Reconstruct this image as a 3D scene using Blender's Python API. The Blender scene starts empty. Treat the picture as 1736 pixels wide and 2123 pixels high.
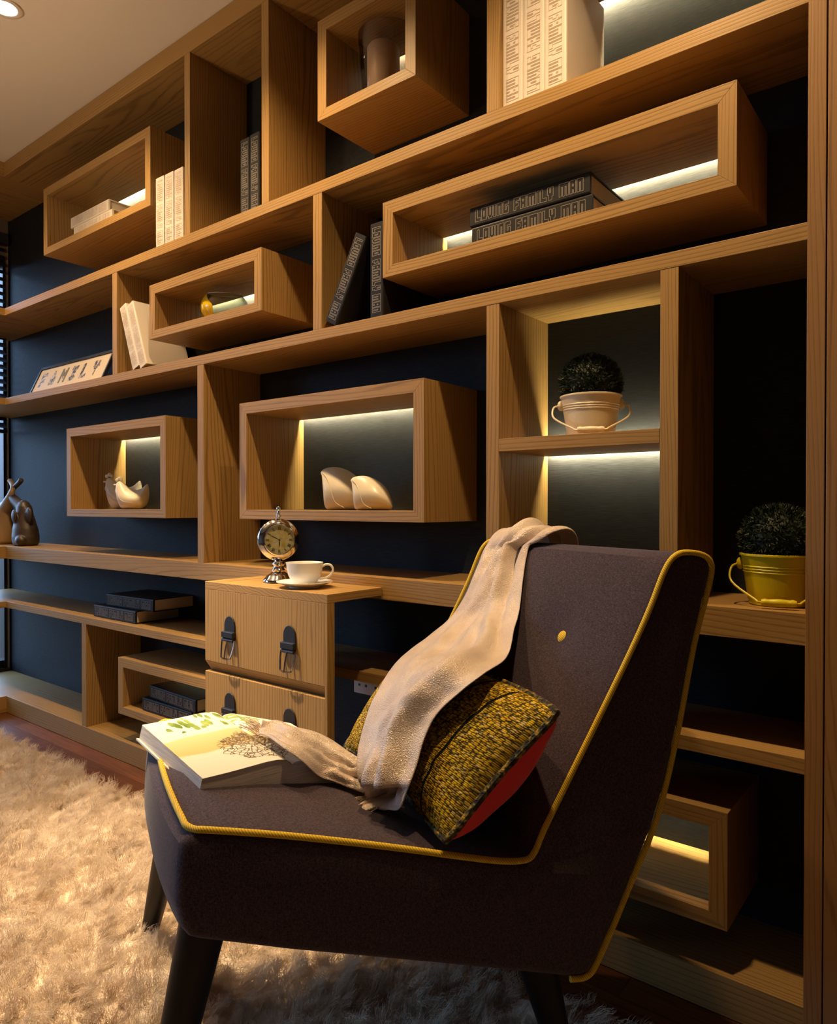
import bpy, bmesh, math, random
from mathutils import Vector, Matrix, noise
random.seed(7)
PI = math.pi
SC = bpy.context.scene
COL = SC.collection
V = Vector

# ------------------------------------------------------------------ camera
cam_d = bpy.data.cameras.new('camera')
cam_d.sensor_fit = 'HORIZONTAL'; cam_d.sensor_width = 36.0
cam_d.lens = 36.0*1471.98/1736.0
cam_d.clip_start = 0.02
cam = bpy.data.objects.new('camera', cam_d); COL.objects.link(cam)
rt = V((0.785281, 0.619139, 0.000485)); up = V((-0.005988, 0.006812, 0.999959)); fw = V((-0.619111, 0.785252, -0.009057))
cam.matrix_world = Matrix(((rt.x, up.x, -fw.x, 0.0), (rt.y, up.y, -fw.y, -1.4), (rt.z, up.z, -fw.z, 0.9625), (0, 0, 0, 1)))
SC.camera = cam

# ------------------------------------------------------------------ world, lamps, exposure
SC.view_settings.view_transform = 'Standard'
SC.view_settings.look = 'None'
SC.view_settings.gamma = 1.0
SC.view_settings.use_curve_mapping = False
SC.view_settings.exposure = 0.0
SC.cycles.max_bounces = 7
SC.cycles.diffuse_bounces = 4
SC.cycles.glossy_bounces = 3
SC.cycles.transparent_max_bounces = 12
SC.cycles.sample_clamp_indirect = 4.0
SC.cycles.caustics_reflective = False
SC.cycles.caustics_refractive = False

world = bpy.data.worlds.new('world'); SC.world = world
world.use_nodes = True
bg = world.node_tree.nodes['Background']
bg.inputs[1].default_value = 8.5
_wt = world.node_tree; _tc = _wt.nodes.new('ShaderNodeTexCoord'); _sx = _wt.nodes.new('ShaderNodeSeparateXYZ'); _cr = _wt.nodes.new('ShaderNodeValToRGB')
_wt.links.new(_tc.outputs['Generated'], _sx.inputs[0]); _wt.links.new(_sx.outputs['Z'], _cr.inputs[0]); _wt.links.new(_cr.outputs[0], bg.inputs[0])
_cr.color_ramp.elements[0].position = 0.0; _cr.color_ramp.elements[0].color = (0.05, 0.06, 0.07, 1)     # dim street below the horizon
_cr.color_ramp.elements[1].position = 0.06; _cr.color_ramp.elements[1].color = (0.43, 0.63, 1.0, 1)

WARM = (1.0, 0.67, 0.34)
def spot(name, loc, target, energy, size, blend=0.6, radius=0.03, color=WARM):
    l = bpy.data.lights.new(name, 'SPOT'); l.energy = energy; l.spot_size = math.radians(size)
    l.spot_blend = blend; l.shadow_soft_size = radius; l.color = color
    o = bpy.data.objects.new(name, l); COL.objects.link(o); o.location = loc
    o.rotation_euler = (V(target)-V(loc)).to_track_quat('-Z', 'Y').to_euler()
    return o
spot('ceiling_spot', (-3.39, -0.43, 2.50), (-3.34, -0.33, 0), 50, 124, 1.0)
spot('ceiling_spot', (-2.442, -0.431, 2.50), (-2.40, -0.33, 0), 84, 124, 1.0)
spot('ceiling_spot', (-1.50, -0.43, 2.50), (-1.47, -0.33, 0), 88, 124, 1.0)
spot('ceiling_spot', (-0.55, -0.43, 2.50), (-0.55, -0.33, 0), 84, 124, 1.0)
spot('ceiling_spot', (-2.05, -0.75, 2.50), (-1.60, -0.46, 0.1), 430, 42, 1.0, 0.03, (1.0, 0.76, 0.47))
# rectangular area lights, used as portals in the window openings
def area(name, loc, rot, sx, sy, energy, color, portal=False):
    l = bpy.data.lights.new(name, 'AREA'); l.shape = 'RECTANGLE'; l.size = sx; l.size_y = sy
    l.energy = energy; l.color = color
    o = bpy.data.objects.new(name, l); COL.objects.link(o); o.location = loc; o.rotation_euler = rot
    if portal: l.cycles.is_portal = True
    return o
spot('ceiling_fill_spot', (-2.3, -1.75, 1.70), (-2.45, -0.75, 2.55), 46, 120, 1.0, 0.08, (1.0, 0.68, 0.40))  # unseen upward fill spot, added to brighten the ceiling; no lamp stands here
area('window_portal', (-4.14, -0.2, 1.185), (0, -PI/2, 0), 2.2, 0.84, 1.0, (1, 1, 1), portal=True)
area('window_portal', (-4.14, -2.5, 1.185), (0, -PI/2, 0), 2.2, 1.6, 1.0, (1, 1, 1), portal=True)  # portal of the added fill window

# ------------------------------------------------------------------ material helpers
class NT:
    def __init__(s, name):
        s.m = bpy.data.materials.new(name); s.m.use_nodes = True
        s.t = s.m.node_tree; s.b = s.t.nodes['Principled BSDF']
    def n(s, typ, **kw):
        nd = s.t.nodes.new(typ)
        for k, v in kw.items():
            if k.startswith('i_'):
                key = k[2:]; key = int(key) if key.isdigit() else key
                nd.inputs[key].default_value = v
            else: setattr(nd, k, v)
        return nd
    def l(s, a, ao, b, bi): s.t.links.new(a.outputs[ao], b.inputs[bi])
    def ramp(s, stops, interp='LINEAR'):
        r = s.t.nodes.new('ShaderNodeValToRGB'); cr = r.color_ramp; cr.interpolation = interp
        while len(cr.elements) < len(stops): cr.elements.new(0.5)
        for e, (p, c) in zip(cr.elements, stops):
            e.position = p; e.color = (*c, 1) if len(c) == 3 else c
        return r
    def bump(s, src, so, strength=0.3, dist=0.002):
        b = s.n('ShaderNodeBump'); b.inputs['Strength'].default_value = strength; b.inputs['Distance'].default_value = dist
        s.l(src, so, b, 'Height'); s.l(b, 'Normal', s.b, 'Normal'); return b
    def set(s, **kw):
        names = {'color': 'Base Color', 'rough': 'Roughness', 'metal': 'Metallic', 'spec': 'Specular IOR Level', 'trans': 'Transmission Weight',
                 'sheen': 'Sheen Weight', 'coat': 'Coat Weight', 'ior': 'IOR', 'sub': 'Subsurface Weight'}
        for k, v in kw.items():
            s.b.inputs[names[k]].default_value = (*v, 1) if k == 'color' else v
        return s

def plain(name, color, rough=0.5, **kw):
    t = NT(name); t.set(color=color, rough=rough, **kw); return t.m

def wood(name, axis, dark, light, rough=0.45, ring=40.0, spec=0.35):
    """ash veneer, grain running along one object axis (0 x, 1 y, 2 z)"""
    t = NT(name)
    tc = t.n('ShaderNodeTexCoord'); oi = t.n('ShaderNodeObjectInfo')
    mp = t.n('ShaderNodeMapping')
    sc = [1.0, 1.0, 1.0]; sc[axis] = 0.10
    mp.inputs['Scale'].default_value = sc
    rn = t.n('ShaderNodeVectorMath', operation='SCALE')
    cv = t.n('ShaderNodeCombineXYZ')
    for i in range(3): t.l(oi, 'Random', cv, i)
    t.l(cv, 0, rn, 0); rn.inputs['Scale'].default_value = 3.7
    t.l(tc, 'Object', mp, 'Vector'); t.l(rn, 0, mp, 'Location')
    wob = t.n('ShaderNodeTexNoise', i_Scale=7.0, i_Detail=3.0)
    t.l(mp, 0, wob, 'Vector')
    wv = t.n('ShaderNodeTexWave', wave_type='RINGS', rings_direction='XYZ'[axis], i_Scale=ring, i_Distortion=9.0, i_Detail=3.0)
    wv.inputs['Detail Scale'].default_value = 0.35
    wn = t.n('ShaderNodeTexNoise', i_Scale=2.6, i_Detail=3.0); t.l(mp, 0, wn, 'Vector')
    w1 = t.n('ShaderNodeVectorMath', operation='SUBTRACT'); t.l(wn, 'Color', w1, 0); w1.inputs[1].default_value = (0.5, 0.5, 0.5)
    w2 = t.n('ShaderNodeVectorMath', operation='MULTIPLY_ADD'); t.l(w1, 0, w2, 0); w2.inputs[1].default_value = (0.22, 0.22, 0.22); t.l(mp, 0, w2, 2)
    t.l(w2, 0, wv, 'Vector')
    mp2 = t.n('ShaderNodeMapping'); sc2 = [420.0]*3; sc2[axis] = 9.0
    mp2.inputs['Scale'].default_value = sc2; t.l(tc, 'Object', mp2, 'Vector')
    fine = t.n('ShaderNodeTexNoise', i_Scale=1.0, i_Detail=4.0); t.l(mp2, 0, fine, 'Vector')
    r1 = t.ramp([(0.0, (0.42,)*3), (0.30, (0.80,)*3), (1.0, (1,)*3)]); t.l(wv, 'Fac', r1, 0)
    r2 = t.ramp([(0.33, (0.62,)*3), (0.62, (1,)*3)]); t.l(fine, 'Fac', r2, 0)
    mm = t.n('ShaderNodeMath', operation='MULTIPLY'); t.l(r1, 0, mm, 0); t.l(r2, 0, mm, 1)
    m3 = t.n('ShaderNodeMath', operation='MULTIPLY_ADD'); t.l(wob, 'Fac', m3, 0); m3.inputs[1].default_value = 0.5; t.l(mm, 0, m3, 2)
    cr = t.ramp([(0.30, dark), (1.15/1.3, light)]); t.l(m3, 0, cr, 0)
    t.l(cr, 0, t.b, 'Base Color')
    t.set(rough=rough, spec=spec)
    t.bump(mm, 0, 0.12, 0.0015)
    return t.m

W_D, W_L = (0.135, 0.070, 0.021), (0.385, 0.228, 0.076)
WX = wood('ash_veneer_along', 0, W_D, W_L)
WY = wood('ash_veneer_deep', 1, W_D, W_L)
WZ = wood('ash_veneer_upright', 2, W_D, W_L)
WZE = wood('dark_ash_veneer', 2, (0.16, 0.075, 0.025), (0.33, 0.18, 0.07))

def mk_backwall():
    t = NT('dark_woven_wallpaper')
    tc = t.n('ShaderNodeTexCoord'); mp = t.n('ShaderNodeMapping'); mp.inputs['Scale'].default_value = (30, 30, 700)
    t.l(tc, 'Object', mp, 'Vector')
    nz = t.n('ShaderNodeTexNoise', i_Scale=1.0, i_Detail=3.0); t.l(mp, 0, nz, 'Vector')
    cr = t.ramp([(0.3, (0.0115, 0.013, 0.016)), (0.7, (0.027, 0.030, 0.036))]); t.l(nz, 'Fac', cr, 0)
    t.l(cr, 0, t.b, 'Base Color'); t.set(rough=0.6, spec=0.16); t.bump(nz, 'Fac', 0.25, 0.001)
    return t.m
M_BACK = mk_backwall()
M_WALL = plain('warm_plaster', (0.22, 0.16, 0.12), 0.8)
def mk_ceiling():
    t = NT('ceiling_paint'); tc = t.n('ShaderNodeTexCoord')
    nz = t.n('ShaderNodeTexNoise', i_Scale=60.0, i_Detail=2.0); t.l(tc, 'Object', nz, 'Vector')
    t.set(color=(0.80, 0.76, 0.70), rough=0.85); t.bump(nz, 'Fac', 0.05, 0.001); return t.m
M_CEIL = mk_ceiling()
def mk_floor():
    t = NT('merbau_parquet'); tc = t.n('ShaderNodeTexCoord')
    br = t.n('ShaderNodeTexBrick', offset=0.37, i_Scale=1.0)
    br.inputs['Color1'].default_value = (0.105, 0.034, 0.008, 1); br.inputs['Color2'].default_value = (0.175, 0.062, 0.016, 1)
    br.inputs['Mortar'].default_value = (0.02, 0.008, 0.004, 1); br.inputs['Mortar Size'].default_value = 0.0008
    br.inputs['Brick Width'].default_value = 0.55; br.inputs['Row Height'].default_value = 0.07
    t.l(tc, 'Object', br, 'Vector')
    mp = t.n('ShaderNodeMapping'); mp.inputs['Scale'].default_value = (7, 160, 1); t.l(tc, 'Object', mp, 'Vector')
    nz = t.n('ShaderNodeTexNoise', i_Scale=1.0, i_Detail=5.0); t.l(mp, 0, nz, 'Vector')
    r = t.ramp([(0.3, (0.55,)*3), (0.7, (1.25,)*3)]); t.l(nz, 'Fac', r, 0)
    mx = t.n('ShaderNodeMix', data_type='RGBA', blend_type='MULTIPLY'); mx.inputs[0].default_value = 1
    t.l(br, 'Color', mx, 6); t.l(r, 0, mx, 7); t.l(mx, 2, t.b, 'Base Color'); t.set(rough=0.4, spec=0.2); return t.m
M_FLOOR = mk_floor()
def mk_glass(name, tint, refl=0.06, rough=0.0):
    t = NT(name); tr = t.n('ShaderNodeBsdfTransparent'); tr.inputs[0].default_value = (*tint, 1)
    gl = t.n('ShaderNodeBsdfGlossy'); gl.inputs['Roughness'].default_value = rough
    fr = t.n('ShaderNodeLayerWeight', i_Blend=0.5); pw = t.n('ShaderNodeMath', operation='POWER'); t.l(fr, 'Facing', pw, 0); pw.inputs[1].default_value = 3.5
    ma = t.n('ShaderNodeMath', operation='MULTIPLY_ADD'); t.l(pw, 0, ma, 0); ma.inputs[1].default_value = 0.55; ma.inputs[2].default_value = 0.04
    mx = t.n('ShaderNodeMixShader'); t.l(ma, 0, mx, 0); rc = t.ramp([(0.35, tint), (0.95, tuple(c*0.5 for c in tint))]); t.l(fr, 'Facing', rc, 0); t.l(rc, 0, tr, 0); t.l(tr, 0, mx, 1); t.l(gl, 0, mx, 2)
    out = t.t.nodes['Material Output']; t.l(mx, 0, out, 'Surface'); return t.m
M_PANE = mk_glass('window_glass', (0.9, 0.96, 0.97))
M_SMOKE = mk_glass('smoked_glass', (0.84, 0.80, 0.77))
M_CLEAR = mk_glass('clear_glass', (0.86, 0.88, 0.82))
def emit(name, color, s):
    t = NT(name); t.set(color=(0.8, 0.8, 0.8)); t.b.inputs['Emission Color'].default_value = (*color, 1); t.b.inputs['Emission Strength'].default_value = s; return t.m
M_LED = emit('led_strip_light', (1.0, 0.88, 0.52), 400)
M_LAMP = emit('downlight_lens', (1.0, 0.78, 0.50), 60)
M_CHROME = plain('polished_chrome', (0.82, 0.80, 0.78), 0.07, metal=1.0)
M_BRONZE = plain('bronzed_metal', (0.42, 0.34, 0.27), 0.18, metal=1.0)
M_BLACKMETAL = plain('black_metal', (0.012, 0.012, 0.014), 0.4)
M_BLIND = plain('dark_blind_slat', (0.02, 0.026, 0.036), 0.4, spec=0.6)
def mk_fabric():
    t = NT('charcoal_wool_fabric'); tc = t.n('ShaderNodeTexCoord')
    mp = t.n('ShaderNodeMapping'); mp.inputs['Scale'].default_value = (260, 260, 900); t.l(tc, 'Object', mp, 'Vector')
    nz = t.n('ShaderNodeTexNoise', i_Scale=1.0, i_Detail=2.0); t.l(mp, 0, nz, 'Vector')
    mp2 = t.n('ShaderNodeMapping'); mp2.inputs['Scale'].default_value = (900, 900, 200); t.l(tc, 'Object', mp2, 'Vector')
    n2 = t.n('ShaderNodeTexNoise', i_Scale=1.0, i_Detail=2.0); t.l(mp2, 0, n2, 'Vector')
    ad = t.n('ShaderNodeMath', operation='ADD'); t.l(nz, 'Fac', ad, 0); t.l(n2, 'Fac', ad, 1)
    cr = t.ramp([(0.38, (0.022, 0.016, 0.021)), (0.64, (0.092, 0.063, 0.088))])
    hf = t.n('ShaderNodeMath', operation='MULTIPLY'); hf.inputs[1].default_value = 0.5; t.l(ad, 0, hf, 0); t.l(hf, 0, cr, 0)
    t.l(cr, 0, t.b, 'Base Color'); t.set(rough=0.85, sheen=0.15, spec=0.15); t.bump(hf, 0, 0.4, 0.0012); return t.m
M_FABRIC = mk_fabric()
def mk_piping():
    t = NT('yellow_cord_piping'); tc = t.n('ShaderNodeTexCoord')
    wv = t.n('ShaderNodeTexWave', i_Scale=120.0); wv.bands_direction = 'DIAGONAL'; t.l(tc, 'Object', wv, 'Vector')
    cr = t.ramp([(0, (0.50, 0.32, 0.010)), (0.6, (0.80, 0.56, 0.03))]); t.l(wv, 'Fac', cr, 0); t.l(cr, 0, t.b, 'Base Color')
    t.set(rough=0.7); t.bump(wv, 'Fac', 0.4, 0.001); return t.m
M_PIPING = mk_piping()
M_LEG = plain('black_stained_leg_wood', (0.008, 0.006, 0.005), 0.45, spec=0.18)
M_CREAM = plain('cream_glazed_ceramic', (0.80, 0.72, 0.56), 0.35)
M_WHITECER = plain('white_porcelain', (0.86, 0.84, 0.80), 0.12, spec=0.6)
M_BOOKW = plain('cream_book_cloth', (0.70, 0.635, 0.56), 0.55)
M_BOOKWL = plain('debossed_tan_outline', (0.50, 0.37, 0.26), 0.6)
M_BOOKB = plain('black_book_cloth', (0.011, 0.010, 0.011), 0.5, spec=0.3)
M_BOOKBL = plain('silver_foil_outline', (0.26, 0.23, 0.20), 0.4)
M_PAGES = plain('page_edges', (0.62, 0.55, 0.45), 0.8)

# ------------------------------------------------------------------ object helpers
def origin_of(o):
    p = V((0, 0, 0))
    while o is not None: p = p + V(o.location); o = o.parent
    return p
def thing(name, label, cat, loc=(0, 0, 0), rot=(0, 0, 0), group=None):
    o = bpy.data.objects.new(name, None); COL.objects.link(o); o.empty_display_size = 0.05
    o.location = loc; o.rotation_euler = rot; o['label'] = label; o['category'] = cat
    if group: o['group'] = group
    return o
def tag(o, label, cat, group=None, kind=None):
    if label: o['label'] = label; o['category'] = cat
    if group: o['group'] = group
    if kind: o['kind'] = kind
    return o
def obj(name, bm, mats, parent=None, smooth=False, bevel=0.0, local=False, loc=None, label=None):
    """link a bmesh as one mesh object; bm is in world space unless local"""
    me = bpy.data.meshes.new(name)
    bmesh.ops.recalc_face_normals(bm, faces=bm.faces[:])
    o = bpy.data.objects.new(name, me)
    COL.objects.link(o)
    if loc is not None and parent is None: o.location = loc
    off = V((0, 0, 0))
    if not local:
        if parent is not None: off = origin_of(parent)
        elif loc is not None: off = V(loc)
    if off.length > 0: bmesh.ops.translate(bm, verts=bm.verts[:], vec=-off)
    bm.to_mesh(me); bm.free()
    if not isinstance(mats, (list, tuple)): mats = [mats]
    for m in mats: me.materials.append(m)
    if parent is not None: o.parent = parent
    if smooth:
        for p in me.polygons: p.use_smooth = True
        me.set_sharp_from_angle(angle=math.radians(smooth if smooth is not True else 40))
    if bevel:
        b = o.modifiers.new('bevel', 'BEVEL'); b.width = bevel; b.segments = 2; b.limit_method = 'ANGLE'; b.angle_limit = math.radians(50)
    if label: o['label'] = label
    return o
def box(bm, x0, x1, y0, y1, z0, z1, mi=0):
    vs = [bm.verts.new(p) for p in ((x0, y0, z0), (x1, y0, z0), (x1, y1, z0), (x0, y1, z0), (x0, y0, z1), (x1, y0, z1), (x1, y1, z1), (x0, y1, z1))]
    for f in ((3, 2, 1, 0), (4, 5, 6, 7), (0, 1, 5, 4), (1, 2, 6, 5), (2, 3, 7, 6), (3, 0, 4, 7)):
        bm.faces.new([vs[i] for i in f]).material_index = mi
    return vs
def prism(bm, pts, y0, y1, mi=0):
    """xz polygon extruded along y"""
    a = [bm.verts.new((x, y0, z)) for x, z in pts]; b = [bm.verts.new((x, y1, z)) for x, z in pts]
    n = len(pts)
    bm.faces.new(a).material_index = mi; bm.faces.new(b[::-1]).material_index = mi
    for i in range(n): bm.faces.new((a[i], b[i], b[(i+1) % n], a[(i+1) % n])).material_index = mi
def loft(bm, rings, cap0=True, cap1=True, mi=0, closed=True):
    vr = [[bm.verts.new(p) for p in r] for r in rings]
    n = len(vr[0])
    for a, b in zip(vr[:-1], vr[1:]):
        for i in range(n if closed else n-1):
            bm.faces.new((a[i], a[(i+1) % n], b[(i+1) % n], b[i])).material_index = mi
    if cap0: bm.faces.new(vr[0][::-1]).material_index = mi
    if cap1: bm.faces.new(vr[-1]).material_index = mi
    return vr
def lathe(bm, prof, c=(0, 0, 0), n=40, mi=0, cap0=True, cap1=True):
    rings = [[(c[0]+r*math.cos(2*PI*i/n), c[1]+r*math.sin(2*PI*i/n), c[2]+z) for i in range(n)] for r, z in prof]
    return loft(bm, rings, cap0, cap1, mi)
def spline(pts, k=6):
    P = [V(p) for p in pts]; out = []
    for i in range(len(P)-1):
        p0 = P[max(i-1, 0)]; p1 = P[i]; p2 = P[i+1]; p3 = P[min(i+2, len(P)-1)]
        for j in range(k):
            t = j/k
            out.append(0.5*((2*p1)+(-p0+p2)*t+(2*p0-5*p1+4*p2-p3)*t*t+(-p0+3*p1-3*p2+p3)*t**3))
    out.append(P[-1]); return out
def tube(bm, pts, rad, n=10, mi=0, closed=False):
    P = [V(p) for p in pts]; rings = []
    ref = None
    for i, p in enumerate(P):
        if closed: t = (P[(i+1) % len(P)]-P[i-1]).normalized()
        else: t = (P[min(i+1, len(P)-1)]-P[max(i-1, 0)]).normalized()
        if ref is None:
            ref = t.orthogonal().normalized()
        ref = (ref - t*ref.dot(t)).normalized()
        bn = t.cross(ref)
        r = rad[i] if isinstance(rad, (list, tuple)) else rad
        rings.append([p+ref*(r*math.cos(2*PI*j/n))+bn*(r*math.sin(2*PI*j/n)) for j in range(n)])
    if closed:
        rings.append(rings[0]); loft(bm, rings, False, False, mi); bmesh.ops.remove_doubles(bm, verts=bm.verts[:], dist=1e-6)
    else: loft(bm, rings, True, True, mi)
def ball(bm, c, r, sx=1, sy=1, sz=1, seg=20, mi=0):
    m = Matrix.Translation(c) @ Matrix.Diagonal((r*sx, r*sy, r*sz, 1))
    res = bmesh.ops.create_uvsphere(bm, u_segments=seg, v_segments=seg//2, radius=1, matrix=m)
    fs = set()
    for v in res['verts']: fs.update(v.link_faces)
    for f in fs: f.material_index = mi
def B(): return bmesh.new()
def struct(name, bm, mats, **kw):
    o = obj(name, bm, mats, **kw); o['kind'] = 'structure'; return o
def copy_tree(o, parent=None):
    c = o.copy(); COL.objects.link(c); c.parent = parent
    for ch in list(o.children):
        d = ch.copy(); COL.objects.link(d); d.parent = c
        for g in list(ch.children):
            e = g.copy(); COL.objects.link(e); e.parent = d
    return c

# ------------------------------------------------------------------ room shell
YB = 0.238; XL = -4.10; ZC = 2.547; XR = 1.3; YF = -3.8
bm = B(); box(bm, XL-0.1, XR+0.1, YF-0.1, YB+0.1, -0.1, 0); struct('floor', bm, M_FLOOR)
bm = B(); box(bm, XL-0.1, XR+0.1, YF-0.1, YB+0.1, ZC, ZC+0.1); struct('ceiling', bm, M_CEIL)
bm = B(); box(bm, XL-0.1, XR+0.1, YB, YB+0.1, 0, ZC); struct('wall_back', bm, M_BACK)
bm = B(); box(bm, XR, XR+0.1, YF, YB, 0, ZC); struct('wall_right', bm, M_WALL)
bm = B(); box(bm, XL-0.1, XR+0.1, YF-0.1, YF, 0, ZC); struct('wall_front', bm, M_WALL)
WY0, WY1, WZ0, WZ1 = -0.62, 0.222, 0.09, 2.28
bm = B()
box(bm, XL-0.1, XL, YF, YB, 0, WZ0); box(bm, XL-0.1, XL, YF, YB, WZ1, ZC)
box(bm, XL-0.1, XL, YF, -3.3, WZ0, WZ1); box(bm, XL-0.1, XL, -1.7, WY0, WZ0, WZ1); box(bm, XL-0.1, XL, WY1, YB, WZ0, WZ1)
struct('wall_left', bm, M_WALL)
win = thing('window_1', 'tall window in the left wall under a dark blind', 'window', (XL, -0.95, WZ0)); del win['label']; del win['category']; win['kind'] = 'structure'
bm = B()
for a in ((WY0, WY0+0.04), (WY1-0.013, WY1), (-0.21, -0.18)): box(bm, XL-0.07, XL+0.004, a[0], a[1], WZ0, WZ1)
box(bm, XL-0.07, XL-0.01, WY0, WY1, WZ0, WZ0+0.04); box(bm, XL-0.07, XL-0.01, WY0, WY1, WZ1-0.04, WZ1)
obj('window_frame', bm, M_BLACKMETAL, win)
bm = B(); box(bm, XL-0.055, XL-0.049, WY0+0.03, WY1-0.03, WZ0+0.03, WZ1-0.03); obj('window_pane', bm, M_PANE, win)
bm = B(); box(bm, XL+0.002, XL+0.016, 0.2265, 0.232, 0.09, 2.40); tag(obj('trim_1', bm, plain('tan_trim', (0.36, 0.24, 0.17), 0.5)), None, None, kind='structure')

fill_win = thing('added_fill_window', 'added unseen fill window further along the left wall', 'window', (XL, -2.5, WZ0)); del fill_win['label']; del fill_win['category']; fill_win['kind'] = 'structure'  # out-of-view window added as bluish fill for the rug and chair
bm = B()
for a in ((-3.3, -3.26), (-1.74, -1.7), (-2.52, -2.48)): box(bm, XL-0.07, XL+0.004, a[0], a[1], WZ0, WZ1)
box(bm, XL-0.07, XL-0.01, -3.3, -1.7, WZ0, WZ0+0.04); box(bm, XL-0.07, XL-0.01, -3.3, -1.7, WZ1-0.04, WZ1)
obj('window_frame', bm, M_BLACKMETAL, fill_win)
bm = B(); box(bm, XL-0.055, XL-0.049, -3.27, -1.73, WZ0+0.03, WZ1-0.03); obj('window_pane', bm, M_PANE, fill_win)
# venetian blind, drawn half way down
bl = thing('venetian_blind', 'dark horizontal slat blind lowered halfway over the window at left edge', 'blind', (XL+0.05, -0.95, 1.36))
bm = B(); box(bm, XL+0.02, XL+0.075, WY0-0.02, 0.206, 2.34, 2.39); obj('headrail', bm, M_BLIND, bl)
bm = B(); box(bm, XL+0.03, XL+0.065, WY0, 0.206, 1.345, 1.362); obj('bottom_rail', bm, M_BLIND, bl)
slat = None
for k in range(25):
    z = 1.385+k*0.0385
    if slat is None:
        bm = B()
        for i in range(2):
            y0, y1 = WY0, 0.206
        ang = math.radians(38)
        sec = [(-0.024+0.008*i, 0.0035*(1-((i-3)/3)**2)) for i in range(7)]
        ring = [(x*math.cos(ang)-h*math.sin(ang), -x*math.sin(ang)-h*math.cos(ang)) for x, h in sec]
        ring2 = [(x*math.cos(ang)-(h-.0008)*math.sin(ang), -x*math.sin(ang)-(h-.0008)*math.cos(ang)) for x, h in sec][::-1]
        pr = ring+ring2
        prism(bm, pr, WY0, 0.206)
        slat = obj('slat', bm, M_BLIND, bl, local=True)
        slat.location = (0, 0.95, z-1.36)
    else:
        c = slat.copy(); COL.objects.link(c); c.location = (0, 0.95, z-1.36)

# ------------------------------------------------------------------ the built-in bookcase
S2B, S2T, S3B, S3T, DB, DT, S5B, S5T, PT, ZB = 1.841, 1.874, 1.428, 1.459, 0.716, 0.7727, 0.4883, 0.5167, 0.076, 2.479
XC, XE = -3.543, -0.237
bc = thing('bookcase', 'wall to wall ash wood bookcase with long shelves and dividers', 'bookcase', ((XC+XE)/2, 0.119, 0))
def shelf(z0, z1, name='shelf', x1=XE, y1=YB-0.001, ret=0.12):
    bm = B(); box(bm, XC, x1, 0, y1, z0, z1); obj(name, bm, WX, bc, bevel=0.0008)
    bm = B(); box(bm, XL+0.025, XC, -ret, y1, z0, z1); obj(name, bm, WY, bc, bevel=0.0008)
shelf(S2B, S2T); shelf(S3B, S3T); shelf(DB, DT, 'desk_shelf'); shelf(S5B, S5T); shelf(0.001, PT, 'plinth'); shelf(ZB, ZC-0.001, 'cornice')
def divider(x0, x1, z0, z1):
    bm = B(); box(bm, x0, x1, 0.0006, YB-0.001, z0, z1); obj('divider', bm, WZ, bc, bevel=0.0008)
divider(-2.111, -2.080, S2T, ZB); divider(-1.710, -1.677, S2T, ZB); divider(-0.903, -0.868, S2T, ZB)
divider(-2.584, -2.550, S3T, S2B); divider(-1.486, -1.450, S3T, S2B)
divider(-2.041, -2.007, DT, S3B); divider(-0.903, -0.868, DT, S3B); divider(-0.496, -0.460, DT, S3B)
divider(-2.831, -2.796, PT, S5B); divider(-0.903, -0.868, PT, S5B)
bm = B(); box(bm, -0.868, -0.496, 0, YB-0.019, 1.087, 1.116); obj('shelf', bm, WX, bc, bevel=0.0008)
bm = B(); box(bm, -0.867, -0.497, YB-0.018, YB-0.0145, 1.097, 1.106); obj('led_strip', bm, M_LED, bc, label='glowing strip under the shelf of the white bucket')
bm = B(); box(bm, -0.868, XE, 0, YB-0.019, 2.172, 2.205); box(bm, -0.868, XE, YB-0.019, YB-0.001, 2.202, 2.205); obj('shelf', bm, WX, bc, bevel=0.0008)
bm = B(); box(bm, -0.866, XE-0.002, YB-0.0185, YB-0.0150, 2.190, 2.200); obj('led_strip', bm, M_LED, bc, label='glowing strip behind the tall white books')
bm = B(); box(bm, XE, -0.2085, -0.004, YB-0.001, 0.001, ZC-0.001); obj('end_panel', bm, WZE, bc, bevel=0.001)
bm = B(); box(bm, -0.2065, 0.25, -0.003, YB-0.001, 0.001, ZC-0.001); struct('trim_2', bm, WZE, bevel=0.001)

# ------------------------------------------------------------------ light boxes hung between the shelves
TH = 0.034
def wall_box(label, x0, x1, z0, z1):
    t = thing('display_box', label, 'display box', ((x0+x1)/2, 0.119, z0), group='display boxes of the bookcase')
    y0, y1 = -0.001, YB-0.0002
    for nm, pts, m in (('top_panel', [(x0, z1), (x1, z1), (x1-TH, z1-TH), (x0+TH, z1-TH)], WX), ('bottom_panel', [(x0, z0), (x1, z0), (x1-TH, z0+TH*.85), (x0+TH, z0+TH*.85)], WX),
                       ('side_panel', [(x0, z0), (x0, z1), (x0+TH, z1-TH), (x0+TH, z0+TH*.85)], WZ), ('side_panel', [(x1, z0), (x1, z1), (x1-TH, z1-TH), (x1-TH, z0+TH*.85)], WZ)):
        bm = B(); prism(bm, pts, y0, y1-0.0165 if nm == 'top_panel' else y1)
        if nm == 'top_panel': box(bm, x0, x1, y1-0.0165, y1, z1-0.002, z1)
        obj(nm, bm, m, t, bevel=0.0006)
    bm = B(); box(bm, x0+TH*.4, x1-TH*.4, y1-0.0160, y1-0.0105, z1-0.012, z1-0.003); obj('led_strip', bm, M_LED, t)
    return t
wall_box('open wooden box holding two cream books lying flat, upper left under the ceiling', -3.146, -2.318, 2.030, 2.312)
wall_box('open wooden box holding the smoked glass candle holder', -1.465, -1.113, 2.041, 2.320)
wall_box('small open wooden box holding the glass bowl with yellow swirl', -2.326, -1.710, 1.554, 1.746)
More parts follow.
